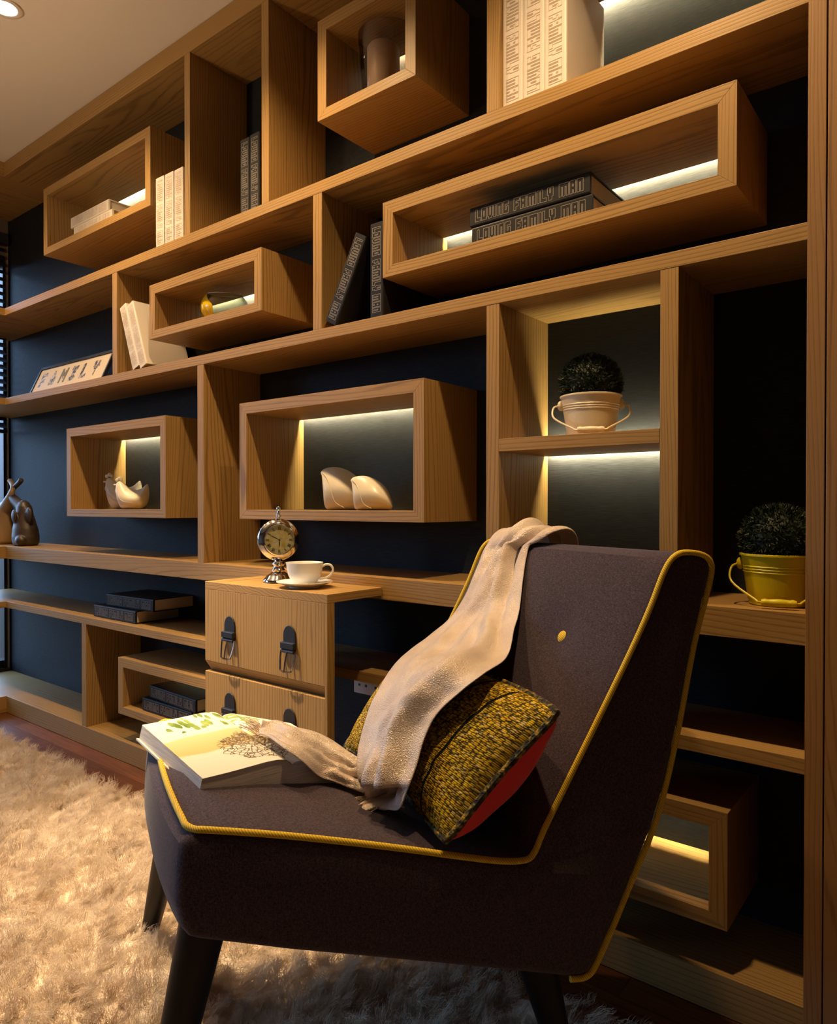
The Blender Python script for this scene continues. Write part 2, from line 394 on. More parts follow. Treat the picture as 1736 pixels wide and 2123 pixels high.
wall_box('longest open wooden box, two black books lying in it', -1.222, -0.354, 1.555, 1.750)
wall_box('open wooden box with the two hen figurines', -2.948, -2.227, 0.918, 1.277)
wall_box('open wooden box with the two cream bird figurines, above the clock', -1.817, -1.086, 0.920, 1.281)
wall_box('low open wooden box left of the drawers, two black books inside', -2.548, -1.96, 0.178, 0.390)
wall_box('low empty lit wooden box at lower right behind the armchair', -0.84, -0.365, 0.163, 0.386)

# ------------------------------------------------------------------ drawer chest
ch = thing('drawer_chest', 'ash drawer chest with belt buckle handles, under the clock and cup', 'drawer chest', (-1.47, -0.1, 0.06))
bm = B(); box(bm, -1.714, -1.225, -0.200, -0.001, 0.727, 0.7485); obj('top_panel', bm, WY, ch, bevel=0.0008)
bm = B(); box(bm, -1.233, -1.225, -0.200, -0.175, 0.09, 0.7268); obj('side_panel', bm, WZ, ch)
bm = B(); box(bm, -1.700, -1.47, -0.172, -0.002, 0.06, 0.7265); obj('carcass', bm, M_LEG, ch, label='dark drawer body behind the fronts')
def buckle(px, pz, dr):
    """belt loop with a metal buckle hanging on a drawer front"""
    y = -0.2
    bm = B()
    w, h = 0.0225, 0.062
    pts = [(px-w, pz-h)]+[(px+w*math.cos(a), pz-0.026+0.026*math.sin(a)) for a in [PI-PI*i/12 for i in range(13)]]+[(px+w, pz-h)]
    prism(bm, pts, y-0.004, y-0.0003)
    s = obj('leather_strap', bm, plain('black_leather', (0.012, 0.012, 0.016), 0.38) if 'black_leather' not in bpy.data.materials else bpy.data.materials['black_leather'], dr, bevel=0.001)
    bm = B(); box(bm, px-w-0.002, px+w+0.002, y-0.013, y-0.0003, pz-0.058, pz-0.042)
    tube(bm, [(px-w-.001, y-.007, pz-.064), (px+w+.001, y-.007, pz-.064)], 0.0055, 10)
    obj('strap_keeper', bm, bpy.data.materials['black_leather'], dr, bevel=0.0015)
    bm = B()
    fr = [(px-w-.004, y-.007, pz-.064), (px-w-.0035, y-.010, pz-.082), (px-w+.004, y-.017, pz-.108), (px-w+.008, y-.018, pz-.112), (px, y-.019, pz-.114), (px+w-.004, y-.018, pz-.112), (px+w, y-.017, pz-.108), (px+w+.0035, y-.010, pz-.082), (px+w+.004, y-.007, pz-.064)]
    tube(bm, spline(fr, 4), 0.0024, 8)
    tube(bm, [(px, y-.010, pz-.062), (px, y-.018, pz-.09), (px, y-.021, pz-.114)], 0.0019, 8)
    obj('buckle', bm, M_BRONZE, dr, smooth=True)
for z0, z1, zz in ((0.526, 0.7268, 0.661), (0.262, 0.4965, 0.452)):
    bm = B(); box(bm, -1.714, -1.2335, -0.200, -0.176, z0, z1)
    dr = obj('drawer', bm, WZ, ch, bevel=0.0008)
    for px in (-1.599, -1.357): buckle(px, zz, dr)
bm = B()
vs = [bm.verts.new(p) for p in ((-1.7135, -0.180, 0.4975), (-1.234, -0.180, 0.4975), (-1.234, -0.1995, 0.5255), (-1.7135, -0.1995, 0.5255), (-1.7135, -0.172, 0.4975), (-1.234, -0.172, 0.4975), (-1.234, -0.172, 0.5255), (-1.7135, -0.172, 0.5255))]
for f in ((0, 1, 2, 3), (4, 7, 6, 5), (0, 4, 5, 1), (3, 2, 6, 7), (0, 3, 7, 4), (1, 5, 6, 2)): bm.faces.new([vs[i] for i in f])
obj('finger_rail', bm, WX, ch)

# socket on the back wall
so = thing('power_socket', 'white double power socket low on the dark wall behind the cushion', 'socket', (-1.49, YB, 0.397))
bm = B(); box(bm, -1.544, -1.40, YB-0.009, YB-0.0005, 0.374, 0.416); obj('face_plate', bm, plain('socket_plastic', (0.62, 0.58, 0.54), 0.4), so, bevel=0.002)
for x in (-1.52, -1.492, -1.452, -1.424):
    bm = B(); box(bm, x-0.004, x+0.004, YB-0.0098, YB-0.0092, 0.398, 0.405); obj('pin_hole', bm, M_BLACKMETAL, so)

# ------------------------------------------------------------------ books
GL = {'L': '11000 11000 11000 11000 11000 11111 11111', 'O': '11111 11111 11011 11011 11011 11111 11111',
      'V': '11011 11011 11011 11011 11011 11111 01110', 'I': '11 11 11 11 11 11 11', 'N': '11111 11111 11011 11011 11011 11011 11011',
      'G': '11111 11111 11000 11011 11011 11111 11111', 'F': '11111 11111 11000 11110 11110 11000 11000',
      'A': '11111 11111 11011 11111 11111 11011 11011', 'M': '11111111 11111111 11011011 11011011 11011011 11011011 11011011',
      'Y': '11011 11011 11011 11111 01111 01110 01110'}
def text_cells(s):
    x = 0; out = []
    for c in s:
        if c == ' ': x += 4; continue
        rows = GL[c].split(); w = len(rows[0])
        out.append((x, rows)); x += w+1
    return out, x-1
def outline(bm, s, x0, x1, z0, z1, y, lw, mi):
    cells, W = text_cells(s); sx = (x1-x0)/W; sz = (z1-z0)/7.0
    def q(a, b, c, d):
        f = bm.faces.new([bm.verts.new((p, y, r)) for p, r in ((a, c), (b, c), (b, d), (a, d))]); f.material_index = mi
    h = lw/2
    for gx, rows in cells:
        R, Wd = 7, len(rows[0])
        on = lambda i, j: 0 <= i < R and 0 <= j < Wd and rows[i][j] == '1'
        for i in range(R+1):
            j = 0
            while j < Wd:
                if on(i-1, j) != on(i, j):
                    k = j
                    while k < Wd and on(i-1, k) != on(i, k): k += 1
                    zz = z1-i*sz; q(x0+(gx+j)*sx-h, x0+(gx+k)*sx+h, zz-h, zz+h); j = k
                else: j += 1
        for j in range(Wd+1):
            i = 0
            while i < R:
                if on(i, j-1) != on(i, j):
                    k = i
                    while k < R and on(k, j-1) != on(k, j): k += 1
                    xx = x0+(gx+j)*sx; q(xx-h, xx+h, z1-k*sz-h, z1-i*sz+h); i = k
                else: i += 1
PROTO = {}
def book(label, white, h, t, w, loc, rot, group):
    """book lying with spine along x facing -y; origin at the lower left spine corner"""
    key = (white, h, t, w)
    if key in PROTO:
        r = copy_tree(PROTO[key]); r.location = loc; r.rotation_euler = rot; r['label'] = label; r['group'] = group; return r
    r = thing('book', label, 'book', loc, rot, group)
    bm = B(); bt = 0.0032
    # rounded spine and two boards as one cover
    sec = [(w, 0), (0.006, 0)]+[(0.006*(1-math.sin(a)), t/2-t/2*math.cos(a)) for a in [PI*i/8*0.999 for i in range(1, 8)]]+[(0.006, t), (w, t), (w, t-bt), (0.009, t-bt), (0.009, bt), (w, bt)]
    sec = [(max(y, 0.0) if 0 else y, z) for y, z in sec]
    sec = [(w, 0), (0.004, 0), (0.001, 0.0012), (0, 0.004), (0, t-0.004), (0.001, t-0.0012), (0.004, t), (w, t), (w, t-bt), (0.008, t-bt), (0.008, bt), (w, bt)]
    a = [bm.verts.new((0, y, z)) for y, z in sec]; b = [bm.verts.new((h, y, z)) for y, z in sec]; n = len(sec)
    for i in range(n): bm.faces.new((a[i], a[(i+1) % n], b[(i+1) % n], b[i]))
    for vs in (a, b):
        for q in ((0, 1, 10, 11), (1, 2, 3, 10), (3, 4, 9, 10), (4, 5, 6, 9), (6, 7, 8, 9)): bm.faces.new([vs[i] for i in q])
    outline(bm, 'LOVING FAMILY MAN', h*0.05, h*0.95, t*0.20, t*0.80, -0.0005, 0.0012 if not white else 0.0011, 1)
    obj('cover', bm, [M_BOOKW, M_BOOKWL] if white else [M_BOOKB, M_BOOKBL], r, local=True)
    bm = B(); box(bm, 0.0035, h-0.0035, 0.0085, w-0.004, bt+0.0002, t-bt-0.0002); obj('pages', bm, M_PAGES, r, local=True)
    PROTO[key] = r
    return r
UPR = (0, PI/2, 0)       # title reads downwards
UPF = (0, -PI/2, 0)      # title reads upwards
e = 0.0006
# three cream books beside the divider, top left bay
for i, (x, lab) in enumerate(((-2.306, 'leftmost of three cream books upright in the upper left bay'), (-2.2515, 'middle of three cream books upright in the upper left bay'), (-2.197, 'right cream book of the upper left trio, against the divider'))):
    book(lab, True, 0.248, 0.053, 0.185, (x, 0.012+0.002*i, S2T+0.248+e), UPR, 'upright cream books in the upper left bay')
book('left of the two black upright books in the tall dark upper bay', False, 0.247, 0.047, 0.185, (-1.852, 0.03, S2T+0.247+e), UPR, 'black books in the tall upper bay')
book('right black upright book in the tall upper bay, touching the divider', False, 0.247, 0.047, 0.185, (-1.801, 0.028, S2T+0.247+e), UPR, 'black books in the tall upper bay')
# tall cream books top right
for i, (x, rr, dz, lab) in enumerate(((-0.8665, UPR, 0.27, 'leftmost of three tall cream books at the top right, by the divider'), (-0.7585, UPF, 0, 'middle tall cream book at the top right, title upside down'), (-0.7555, UPR, 0.27, 'rightmost tall cream book at the top right, its grey cover showing'))):
    x = (-0.8672, -0.8132+0.0534, -0.7590)[i]
    book(lab, True, 0.27, 0.053, 0.195, (x, 0.012, S2T+dz+e), rr, 'tall cream books at the top right')
# box 1: two lying cream books
zb = 2.030+TH*.85+e
book('lower cream book lying flat in the upper left box', True, 0.302, 0.045, 0.19, (-2.926, 0.022, zb-0.002+e*4), (0, 0, 0), 'cream books lying in the upper left box')
book('upper cream book lying on another in the upper left box', True, 0.302, 0.045, 0.19, (-2.956, 0.024, zb+0.0455+e*2), (0, 0, 0), 'cream books lying in the upper left box')
# row two: leaning cream books
a = math.radians(-20)
for i, (x, lab) in enumerate(((-2.452, 'left of the two cream books leaning against the divider in the middle row'), (-2.4018, 'right of the two leaning cream books, its blank cover showing'))):
    h = 0.258; th = math.radians(20.6)
    # bottom corner at x on the shelf, top leaning to the left
    o = book(lab, True, h, 0.046, 0.185, (x-h*math.sin(th), 0.006, S3T+e+h*math.cos(th)), (0, PI/2-th, 0), 'leaning cream books')
# row two: black books
th = math.radians(-28)
book('leaning black book in the middle row, resting on the upright one', False, 0.247, 0.046, 0.185, (-1.322, 0.002, S3T+e+0.247*math.cos(th)+0.046*math.sin(-th)), (0, PI/2-th, 0), 'black books in the middle row')
book('upright black book in the middle row beside the long box', False, 0.247, 0.046, 0.185, (-1.2705, 0.003, S3T+0.247+e), UPR, 'black books in the middle row')
zb = 1.555+TH*.85+e
book('lower of two black books lying in the long box', False, 0.309, 0.047, 0.19, (-0.962, 0.028, zb), (0, 0, 0), 'black books in the long box')
book('upper of two black books lying in the long box', False, 0.309, 0.047, 0.19, (-0.966, 0.026, zb+0.0478), (0, 0, 0), 'black books in the long box')
# shelf left of drawers
book('lower black book of the pair lying on the shelf left of the drawers', False, 0.309, 0.047, 0.19, (-2.79, 0.030, S5T+e), (0, 0, 0), 'black books on the lower left shelf')
book('upper black book, set back askew on the lower left shelf pair', False, 0.309, 0.047, 0.19, (-2.715, 0.042, S5T+e+0.0478), (0, 0, math.radians(3)), 'black books on the lower left shelf')
zb = 0.178+TH*.85+e
book('bottom black book in the low left box', False, 0.309, 0.047, 0.19, (-2.42, 0.022, zb), (0, 0, 0), 'black books in the low left box')
book('top black book in the low left box, greenish cover in the light', False, 0.309, 0.047, 0.19, (-2.39, 0.034, zb+0.0478), (0, 0, math.radians(-3)), 'black books in the low left box')

# ------------------------------------------------------------------ picture frame with letters
pf = thing('picture_frame', 'long black photo frame with picture letters leaning on the shelf at left', 'picture frame', (-3.105, 0.050, S3T+e+0.006), (math.radians(-24), 0, 0))
fx0, fx1, fh = -0.328, 0.330, 0.152
bm = B(); box(bm, fx0, fx1, 0.004, 0.016, 0, 0.010); box(bm, fx0, fx1, 0.004, 0.016, fh-0.012, fh); box(bm, fx0, fx0+0.010, 0.004, 0.016, 0, fh); box(bm, fx1-0.010, fx1, 0.004, 0.016, 0, fh)
obj('frame', bm, M_BLACKMETAL, pf, local=True)
bm = B(); box(bm, fx0+0.008, fx1-0.008, 0.009, 0.014, 0.008, fh-0.010); obj('mat_board', bm, plain('beige_mat', (0.56, 0.47, 0.35), 0.6), pf, local=True)
def mk_photo():
    t = NT('grey_photo_print'); tc = t.n('ShaderNodeTexCoord'); nz = t.n('ShaderNodeTexNoise', i_Scale=70.0, i_Detail=2.0); t.l(tc, 'Object', nz, 'Vector')
    cr = t.ramp([(0.42, (0.02, 0.018, 0.02)), (0.56, (0.30, 0.26, 0.22)), (0.66, (0.5, 0.44, 0.36))]); t.l(nz, 'Fac', cr, 0); t.l(cr, 0, t.b, 'Base Color'); return t.m
M_PHOTO = mk_photo(); M_OLIVE = plain('olive_print', (0.14, 0.12, 0.055), 0.6)
for i, c in enumerate('FAMILY'):
    bm = B(); rows = GL[c].split(); w = len(rows[0]); lw = 0.052 if w < 8 else 0.058
    if w == 2: rows = ['11111', '11111', '01110', '01110', '01110', '11111', '11111']; w = 5
    if c == 'A': rows = '00100 01110 01110 11011 11111 11111 11011'.split()
    if c == 'M': rows = '1100011 1110111 1111111 1111111 1101011 1100011 1100011'.split(); w = 7
    if c == 'Y': rows = '11011 11011 11111 01110 00100 00100 00100'.split()
    x0 = -0.28+i*0.095
    for r_, row in enumerate(rows):
        for k, ch_ in enumerate(row):
            if ch_ == '1':
                xa = x0+k*lw/w; za = 0.042+(6-r_)*0.075/7
                bm.faces.new([bm.verts.new(p) for p in ((xa, 0.0086, za), (xa+lw/w, 0.0086, za), (xa+lw/w, 0.0086, za+0.075/7), (xa, 0.0086, za+0.075/7))])
    bmesh.ops.remove_doubles(bm, verts=bm.verts[:], dist=1e-5)
    obj('picture_letter', bm, M_OLIVE if c == 'M' else M_PHOTO, pf, local=True)

# ------------------------------------------------------------------ candle in smoked glass
zc0 = 2.041+TH*.85+e
cx, cy = -1.300, 0.112
hg = tag(obj('glass_candle_holder', (lambda bm: (lathe(bm, [(0.0, 0.0), (0.064, 0.0), (0.068, 0.004), (0.085, 0.198), (0.0825, 0.198), (0.066, 0.012), (0.0, 0.012)], (cx, cy, zc0), 56, cap0=False, cap1=False), bm)[1])(B()), M_SMOKE, loc=(cx, cy, zc0), smooth=True), 'dark smoked glass tumbler around a candle in the upper box', 'candle holder')
cd = thing('pillar_candle', 'greyish pillar candle standing inside the smoked glass tumbler', 'candle', (cx, cy, zc0+0.0125))
cx, cy = cx-0.013, cy-0.006
bm = B(); lathe(bm, [(0.044, 0), (0.046, 0.003), (0.046, 0.152), (0.042, 0.159), (0.02, 0.155), (0.0, 0.154)], (cx, cy, zc0+0.0125), 40, cap1=False); obj('wax', bm, plain('candle_wax', (0.72, 0.60, 0.48), 0.45), cd, smooth=True)
bm = B(); tube(bm, [(cx, cy, zc0+0.166), (cx, cy, zc0+0.174), (cx+0.002, cy, zc0+0.178)], 0.001, 6); obj('wick', bm, M_BLACKMETAL, cd)

# ------------------------------------------------------------------ glass bowl with a yellow swirl
gx, gy, gz = -2.045, 0.115, 1.554+TH*.85+e
R = 0.080; SQ = 0.80
gb = thing('glass_bowl', 'round clear glass bowl with tilted rim and yellow swirl in the small box', 'bowl', (gx, gy, gz))
ax_t = V((0.12, -0.1, 1.0)).normalized()
q = V((0, 0, 1)).rotation_difference(ax_t).to_matrix().to_4x4()
def bowl_part(t0, t1, a0, a1, rr, name, mat, nlat=18, nlon=48, edge=None):
    bm = B(); c = V((gx, gy, gz+R*0.93*SQ)); grid = []
    for i in range(nlat+1):
        t = t0+(t1-t0)*i/nlat; row = []
        for j in range(nlon+1):
            a = a0+(a1-a0)*j/nlon; tt = t
            if edge: tt = t0+(t1-t0)*(i/nlat)*edge(j/nlon)
            p = V((rr*math.sin(tt)*math.cos(a), rr*math.sin(tt)*math.sin(a), -rr*math.cos(tt)*SQ))
            row.append(bm.verts.new(c+(q @ p)))
        grid.append(row)
    for i in range(nlat):
        for j in range(nlon): bm.faces.new((grid[i][j], grid[i][j+1], grid[i+1][j+1], grid[i+1][j]))
    bmesh.ops.remove_doubles(bm, verts=bm.verts[:], dist=1e-6)
    o = obj(name, bm, mat, gb, smooth=True)
    sd = o.modifiers.new('thickness', 'SOLIDIFY'); sd.thickness = 0.0022; sd.offset = -1
    return o
bowl_part(0.35, 2.35, 0, 2*PI, R, 'bowl_wall', M_CLEAR)
bm = B(); c = V((gx, gy, gz+R*0.93*SQ)); rr = R*math.sin(2.35); hh = -R*math.cos(2.35)*SQ
tube(bm, [c+(q @ V((rr*math.cos(a), rr*math.sin(a), hh))) for a in [2*PI*i/40 for i in range(40)]], 0.0016, 8, closed=True); obj('rim', bm, plain('glass_rim', (0.75, 0.72, 0.6), 0.1, spec=0.8), gb, smooth=True)
bm = B(); lathe(bm, [(0.03, 0), (0.034, 0.002), (0.028, 0.006)], (gx, gy, gz), 32); obj('base', bm, M_CLEAR, gb, smooth=True)
M_YGL = plain('yellow_art_glass', (0.72, 0.47, 0.01), 0.08, spec=0.7)
bowl_part(0.75, 2.33, math.radians(185), math.radians(292), R+0.0016, 'yellow_swirl', M_YGL, edge=lambda s: 0.55+0.45*math.sin(PI*s))

# ------------------------------------------------------------------ hens and birds (ceramic, hollow-cast shapes)
def creature(name, label, loc, ang, sx, sw, sz, secs, mats, group, extra):
    """body lofted through cross sections along local x: (x, z_low, z_high, half width)"""
    t = thing(name, label, 'figurine', loc, (0, 0, ang), group)
    bm = B(); rings = []; n = 36
    S0 = spline([(a_, b_, c_) for a_, b_, c_, d_ in secs], 5); S1 = spline([(d_, 0, 0) for a_, b_, c_, d_ in secs], 5)
    for (x, zl, zh), (hw, _, _) in zip(S0, S1):
        hw = max(hw, .001); zm, hz = (zl+zh)/2, (zh-zl)/2
        rings.append([(x*sx, hw*math.cos(2*PI*i/n)*(1.0-0.42*max(0, math.sin(2*PI*i/n)))*sw, (zm+hz*math.sin(2*PI*i/n))*sz) for i in range(n)])
    loft(bm, rings)
    obj('body', bm, mats[0], t, smooth=75, local=True)
    extra(t, sx, sw, sz)
    return t
HEN = [(-.117, .112, .128, .004), (-.112, .078, .140, .018), (-.104, .050, .146, .030), (-.092, .024, .148, .042), (-.075, .006, .143, .052), (-.052, .0, .130, .060), (-.022, .0, .113, .066), (.006, .0, .105, .068), (.035, .0, .104, .066), (.065, .003, .112, .058), (.087, .014, .126, .046), (.102, .034, .134, .030), (.110, .055, .126, .017), (.114, .075, .105, .005)]
M_HENW = plain('ivory_ceramic', (0.82, 0.74, 0.58), 0.32)
def hen_extra(t, sx, sw, sz):
    bm = B()
    for dx, dz, r in ((-.110, .156, .0075), (-.094, .163, .008), (-.078, .157, .0065)): ball(bm, (dx*sx, 0, dz*sz), r, 1, .55, 1.05, 14)
    obj('comb', bm, M_HENW, t, smooth=True, local=True)
    bm = B(); ball(bm, (-.124*sx, 0, .130*sz), .0055, 1.4, .6, .7, 12); obj('beak', bm, M_HENW, t, smooth=True, local=True)
    bm = B(); ball(bm, (-.120*sx, 0, .098*sz), .0045, .7, .5, 2.0, 12); obj('wattle', bm, M_HENW, t, smooth=True, local=True)
    for q_ in (-1, 1):
        bm = B(); tube(bm, spline([(dx*sx, q_*w*sw, dz*sz) for dx, dz, w in ((-.094, .118, .030), (-.086, .09, .0415), (-.068, .06, .0555), (-.04, .043, .065), (-.005, .037, .0685), (.03, .037, .067))], 3), .0009, 6)
        obj('wing_line', bm, M_HENW, t, smooth=True, local=True)
zh = 0.918+TH*.85+e
creature('hen_figurine', 'front ivory ceramic hen in the box, fully lit', (-2.596, 0.088, zh), math.radians(37), .56, .62, .735, HEN, [M_HENW], 'ceramic hens in the box', hen_extra)
creature('hen_figurine', 'rear ceramic hen in the box, half hidden behind the front one', (-2.772, 0.150, zh), math.radians(37), .645, .62, .87, HEN, [M_HENW], 'ceramic hens in the box', hen_extra)
BIRD = [(-.094, .122, .130, .003), (-.089, .112, .135, .010), (-.084, .060, .139, .020), (-.079, .015, .141, .028), (-.070, .003, .144, .036), (-.055, .0, .146, .043), (-.033, .0, .146, .051), (-.008, .0, .141, .057), (.020, .0, .129, .059), (.045, .0, .111, .056), (.066, .0, .086, .048), (.080, .002, .058, .037), (.088, .008, .036, .022), (.091, .014, .024, .005)]
M_BIRD = plain('beige_ceramic', (0.74, 0.67, 0.52), 0.30)
def bird_extra(t, sx, sw, sz):
    for q_ in (-1, 1):
        bm = B(); tube(bm, spline([(dx*sx, q_*w*sw, dz*sz) for dx, dz, w in ((-.086, .128, .012), (-.066, .108, .030), (-.05, .075, .0435), (-.044, .05, .0475), (-.030, .025, .050), (0, .008, .045))], 3), .0011, 6)
        obj('wing_line', bm, M_BIRD, t, smooth=True, local=True)
zb3 = 0.920+TH*.85+e
creature('bird_figurine', 'larger beige ceramic bird at left in the box above the clock', (-1.462, 0.108, zb3), math.radians(36), .78, .80, .86, BIRD, [M_BIRD], 'ceramic birds in the box', bird_extra)
creature('bird_figurine', 'smaller beige ceramic bird at right, overlapping the larger one', (-1.330, 0.078, zb3), math.radians(36), .64, .62, .655, BIRD, [M_BIRD], 'ceramic birds in the box', bird_extra)

# ------------------------------------------------------------------ elephants with crossed trunks
def elephant(label, mat, cx, cy, flip):
    f = -1 if flip else 1
    bm = B(); z0 = DT+e
    prof = [(0.060, 0.0), (0.070, 0.012), (0.072, 0.04), (0.066, 0.08), (0.054, 0.12), (0.046, 0.148), (0.044, 0.165), (0.040, 0.185), (0.026, 0.205), (0.006, 0.214)]
    n = 28
    loft(bm, [[(cx+r*math.cos(2*PI*i/n)*0.92-f*0.02*(z/0.2)**1.5, cy+r*math.sin(2*PI*i/n)*0.8, z0+z) for i in range(n)] for r, z in prof])
    tr = [(cx-f*.012, cy, z0+.165), (cx-f*.04, cy-.004, z0+.186), (cx-f*.085, cy-.012, z0+.212), (cx-f*.118, cy-.016, z0+.236), (cx-f*.125, cy-.012, z0+.258), (cx-f*.108, cy-.002, z0+.280), (cx-f*.078, cy+.004, z0+.298), (cx-f*.055, cy+.004, z0+.312)]
    sp = spline(tr, 5); tube(bm, sp, [0.034-0.022*min(1, i/(len(sp)*0.55)) for i in range(len(sp))], 14)
    ball(bm, (cx+f*.045, cy-.006, z0+.145), .030, 1.0, .45, 1.25, 18)
    ball(bm, (cx-f*.005, cy-.05, z0+.14), .026, 0.9, .35, 1.2, 18)
    ball(bm, (cx+f*.034, cy-.035, z0+.024), .030, 1.0, .9, .9, 18)
    o = obj('elephant_figurine', bm, mat, loc=(cx, cy, z0), smooth=True)
    rm = o.modifiers.new('remesh', 'REMESH'); rm.mode = 'VOXEL'; rm.voxel_size = 0.0035; rm.use_smooth_shade = True
    sm = o.modifiers.new('smooth', 'SMOOTH'); sm.iterations = 5; sm.factor = 0.6
    return tag(o, label, 'figurine', 'pair of elephant figurines')
elephant('dark brown elephant figurine raising its trunk at the left end of the desk', plain('dark_brown_stone', (0.050, 0.032, 0.022), 0.42), -3.535, 0.085, False)
elephant('pale tan elephant figurine cut by the left edge, trunk crossed with the dark one', plain('tan_stone', (0.36, 0.22, 0.10), 0.42), -3.765, 0.080, True)

# ------------------------------------------------------------------ bucket planters
def planter(label, cx, cy, z0, mat, rt_, rb, h, hook, lab2):
    t = thing('bucket_planter', label, 'planter', (cx, cy, z0))
    bm = B()
    pr = [(rb-.002, 0), (rb, .0015), (rb, .006)]
    def rad(z): return rb+(rt_-rb)*z/h
    for z in [0.010, 0.03, h*.60]: pr.append((rad(z), z))
    for k in range(3):
        z = h*(.64+.055*k); pr += [(rad(z), z), (rad(z)+.0016, z+h*.018), (rad(z+h*.036), z+h*.036)]
    pr += [(rad(h*.9), h*.9), (rt_, h-.003), (rt_+.003, h-.002), (rt_+.003, h+.001), (rt_, h+.002), (rt_-.003, h), (rt_-.006, h-.02), (0, h-.02)]
    lathe(bm, pr, (cx, cy, z0), 48, cap1=False)
    obj('bucket', bm, mat, t, smooth=30)
    # side ears + hanging bail handle with grip, facing the camera
    vd = V((-cx, -1.4-cy, 0)).normalized(); sd = V((-vd.y, vd.x, 0))
    for s in (-1, 1):
        bm = B(); c = V((cx, cy, z0+h*.80))+sd*(s*(rad(h*.8)+.003)); ball(bm, c, .012, .7, .7, 1, 12)
        obj('ear', bm, mat, t, smooth=True)
    C0 = V((cx, cy, z0))
    hp = [C0+sd*(-rt_-.004)+V((0, 0, h*.80)), C0+sd*(-rt_-.016)+vd*.02+V((0, 0, h*.72)), C0+sd*(-rt_-.014)+vd*.038+V((0, 0, h*.45)), C0+sd*(-rb*.75)+vd*(rt_+.004)+V((0, 0, h*.16)), C0+sd*(-rb*.55)+vd*(rt_+.008)+V((0, 0, h*.115)),
          C0+sd*(rb*.55)+vd*(rt_+.008)+V((0, 0, h*.115)), C0+sd*(rb*.75)+vd*(rt_+.004)+V((0, 0, h*.16)), C0+sd*(rt_+.014)+vd*.038+V((0, 0, h*.45)), C0+sd*(rt_+.016)+vd*.02+V((0, 0, h*.72)), C0+sd*(rt_+.004)+V((0, 0, h*.80))]
    bm = B(); tube(bm, spline(hp, 5), .0021, 8); obj('handle', bm, mat, t, smooth=True)
    bm = B(); g0, g1 = hp[4], hp[5]
    tube(bm, [g0.lerp(g1, k/10) for k in range(11)], [.0055, .0072, .0062, .0068, .0074, .0076, .0074, .0068, .0062, .0072, .0055], 12); obj('grip', bm, mat, t, smooth=True)
    # clipped ball of small leaves
    bm = B(); rp = rt_*1.06; cc = V((cx, cy, z0+h+rp*.42))
    ball(bm, cc, rp*.86, 1, 1, .92, 24)
    rnd = random.Random(3)
    for k in range(4200):
        a = rnd.uniform(0, 2*PI); u = rnd.uniform(-.75, 1); s = math.sqrt(1-u*u)
        nrm = V((s*math.cos(a), s*math.sin(a), u*.95)); p = cc+nrm*rp*rnd.uniform(.84, .97)
        d1 = (nrm+V((rnd.uniform(-1, 1), rnd.uniform(-1, 1), rnd.uniform(-1, 1)))*.75).normalized(); d2 = d1.orthogonal().normalized()
        d2 = (Matrix.Rotation(rnd.uniform(0, PI), 3, d1) @ d2)
        L, w = rnd.uniform(.006, .010), .0016
        bm.faces.new([bm.verts.new(q_) for q_ in (p-d2*w, p+d2*w, p+d1*L+d2*w*.3, p+d1*L-d2*w*.3)])
    obj('foliage', bm, M_LEAF, t, label=lab2)
    return t
def mk_leaf():
    t = NT('dark_topiary_leaf'); tc = t.n('ShaderNodeTexCoord'); nz = t.n('ShaderNodeTexNoise', i_Scale=180.0); t.l(tc, 'Object', nz, 'Vector')
    cr = t.ramp([(0.35, (0.004, 0.009, 0.002)), (0.65, (0.018, 0.034, 0.008))]); t.l(nz, 'Fac', cr, 0); t.l(cr, 0, t.b, 'Base Color'); t.set(rough=0.6); return t.m
M_LEAF = mk_leaf()
planter('cream bucket planter with a clipped ball plant on the short shelf', -0.690, 0.105, 1.116+e, plain('cream_enamel', (0.80, 0.70, 0.50), 0.35), 0.066, 0.052, 0.092, 1, 'dark green clipped ball')
planter('yellow bucket planter with a dark ball plant at the right end of the desk', -0.300, 0.100, DT+e, plain('yellow_enamel', (0.62, 0.50, 0.006), 0.35), 0.067, 0.053, 0.096, 1, 'dark clipped ball')

# ------------------------------------------------------------------ desk clock
kx, ky, kz = -1.535, -0.085, 0.7485+e
ck = thing('desk_clock', 'round chrome pedestal clock with cream dial on the drawer chest', 'clock', (kx, ky, kz))
bm = B(); lathe(bm, [(.040, 0), (.043, .002), (.043, .006), (.040, .010), (.037, .012), (.033, .018), (.022, .025), (.017, .029), (.019, .033), (.015, .038), (.013, .044), (.017, .050), (.016, .054), (.011, .058), (.010, .066)], (kx, ky, kz), 40)
obj('pedestal', bm, M_CHROME, ck, smooth=True)
fn = V((0.86, -0.51, 0.0)).normalized(); fs = V((-fn.y, fn.x, 0)); fu = V((0, 0, 1))   # dial normal and its right/up axes
dc = V((kx, ky, kz+.118))
def ring_prof(prof, name, mat, n=64, cap0=False, cap1=False):
    bm = B()
    loft(bm, [[dc+fn*d_+fs*(r*math.cos(2*PI*i/n))+fu*(r*math.sin(2*PI*i/n)) for i in range(n)] for r, d_ in prof], cap0, cap1)
    return obj(name, bm, mat, ck, smooth=True)
ring_prof([(.030, -.026), (.048, -.020), (.0565, -.008), (.0585, .0), (.0565, .006), (.0535, .008), (.0535, .010), (.050, .014), (.046, .016), (.0445, .0145), (.0445, .018), (.0415, .020), (.040, .017), (.040, .010)], 'case', M_CHROME, cap0=True)
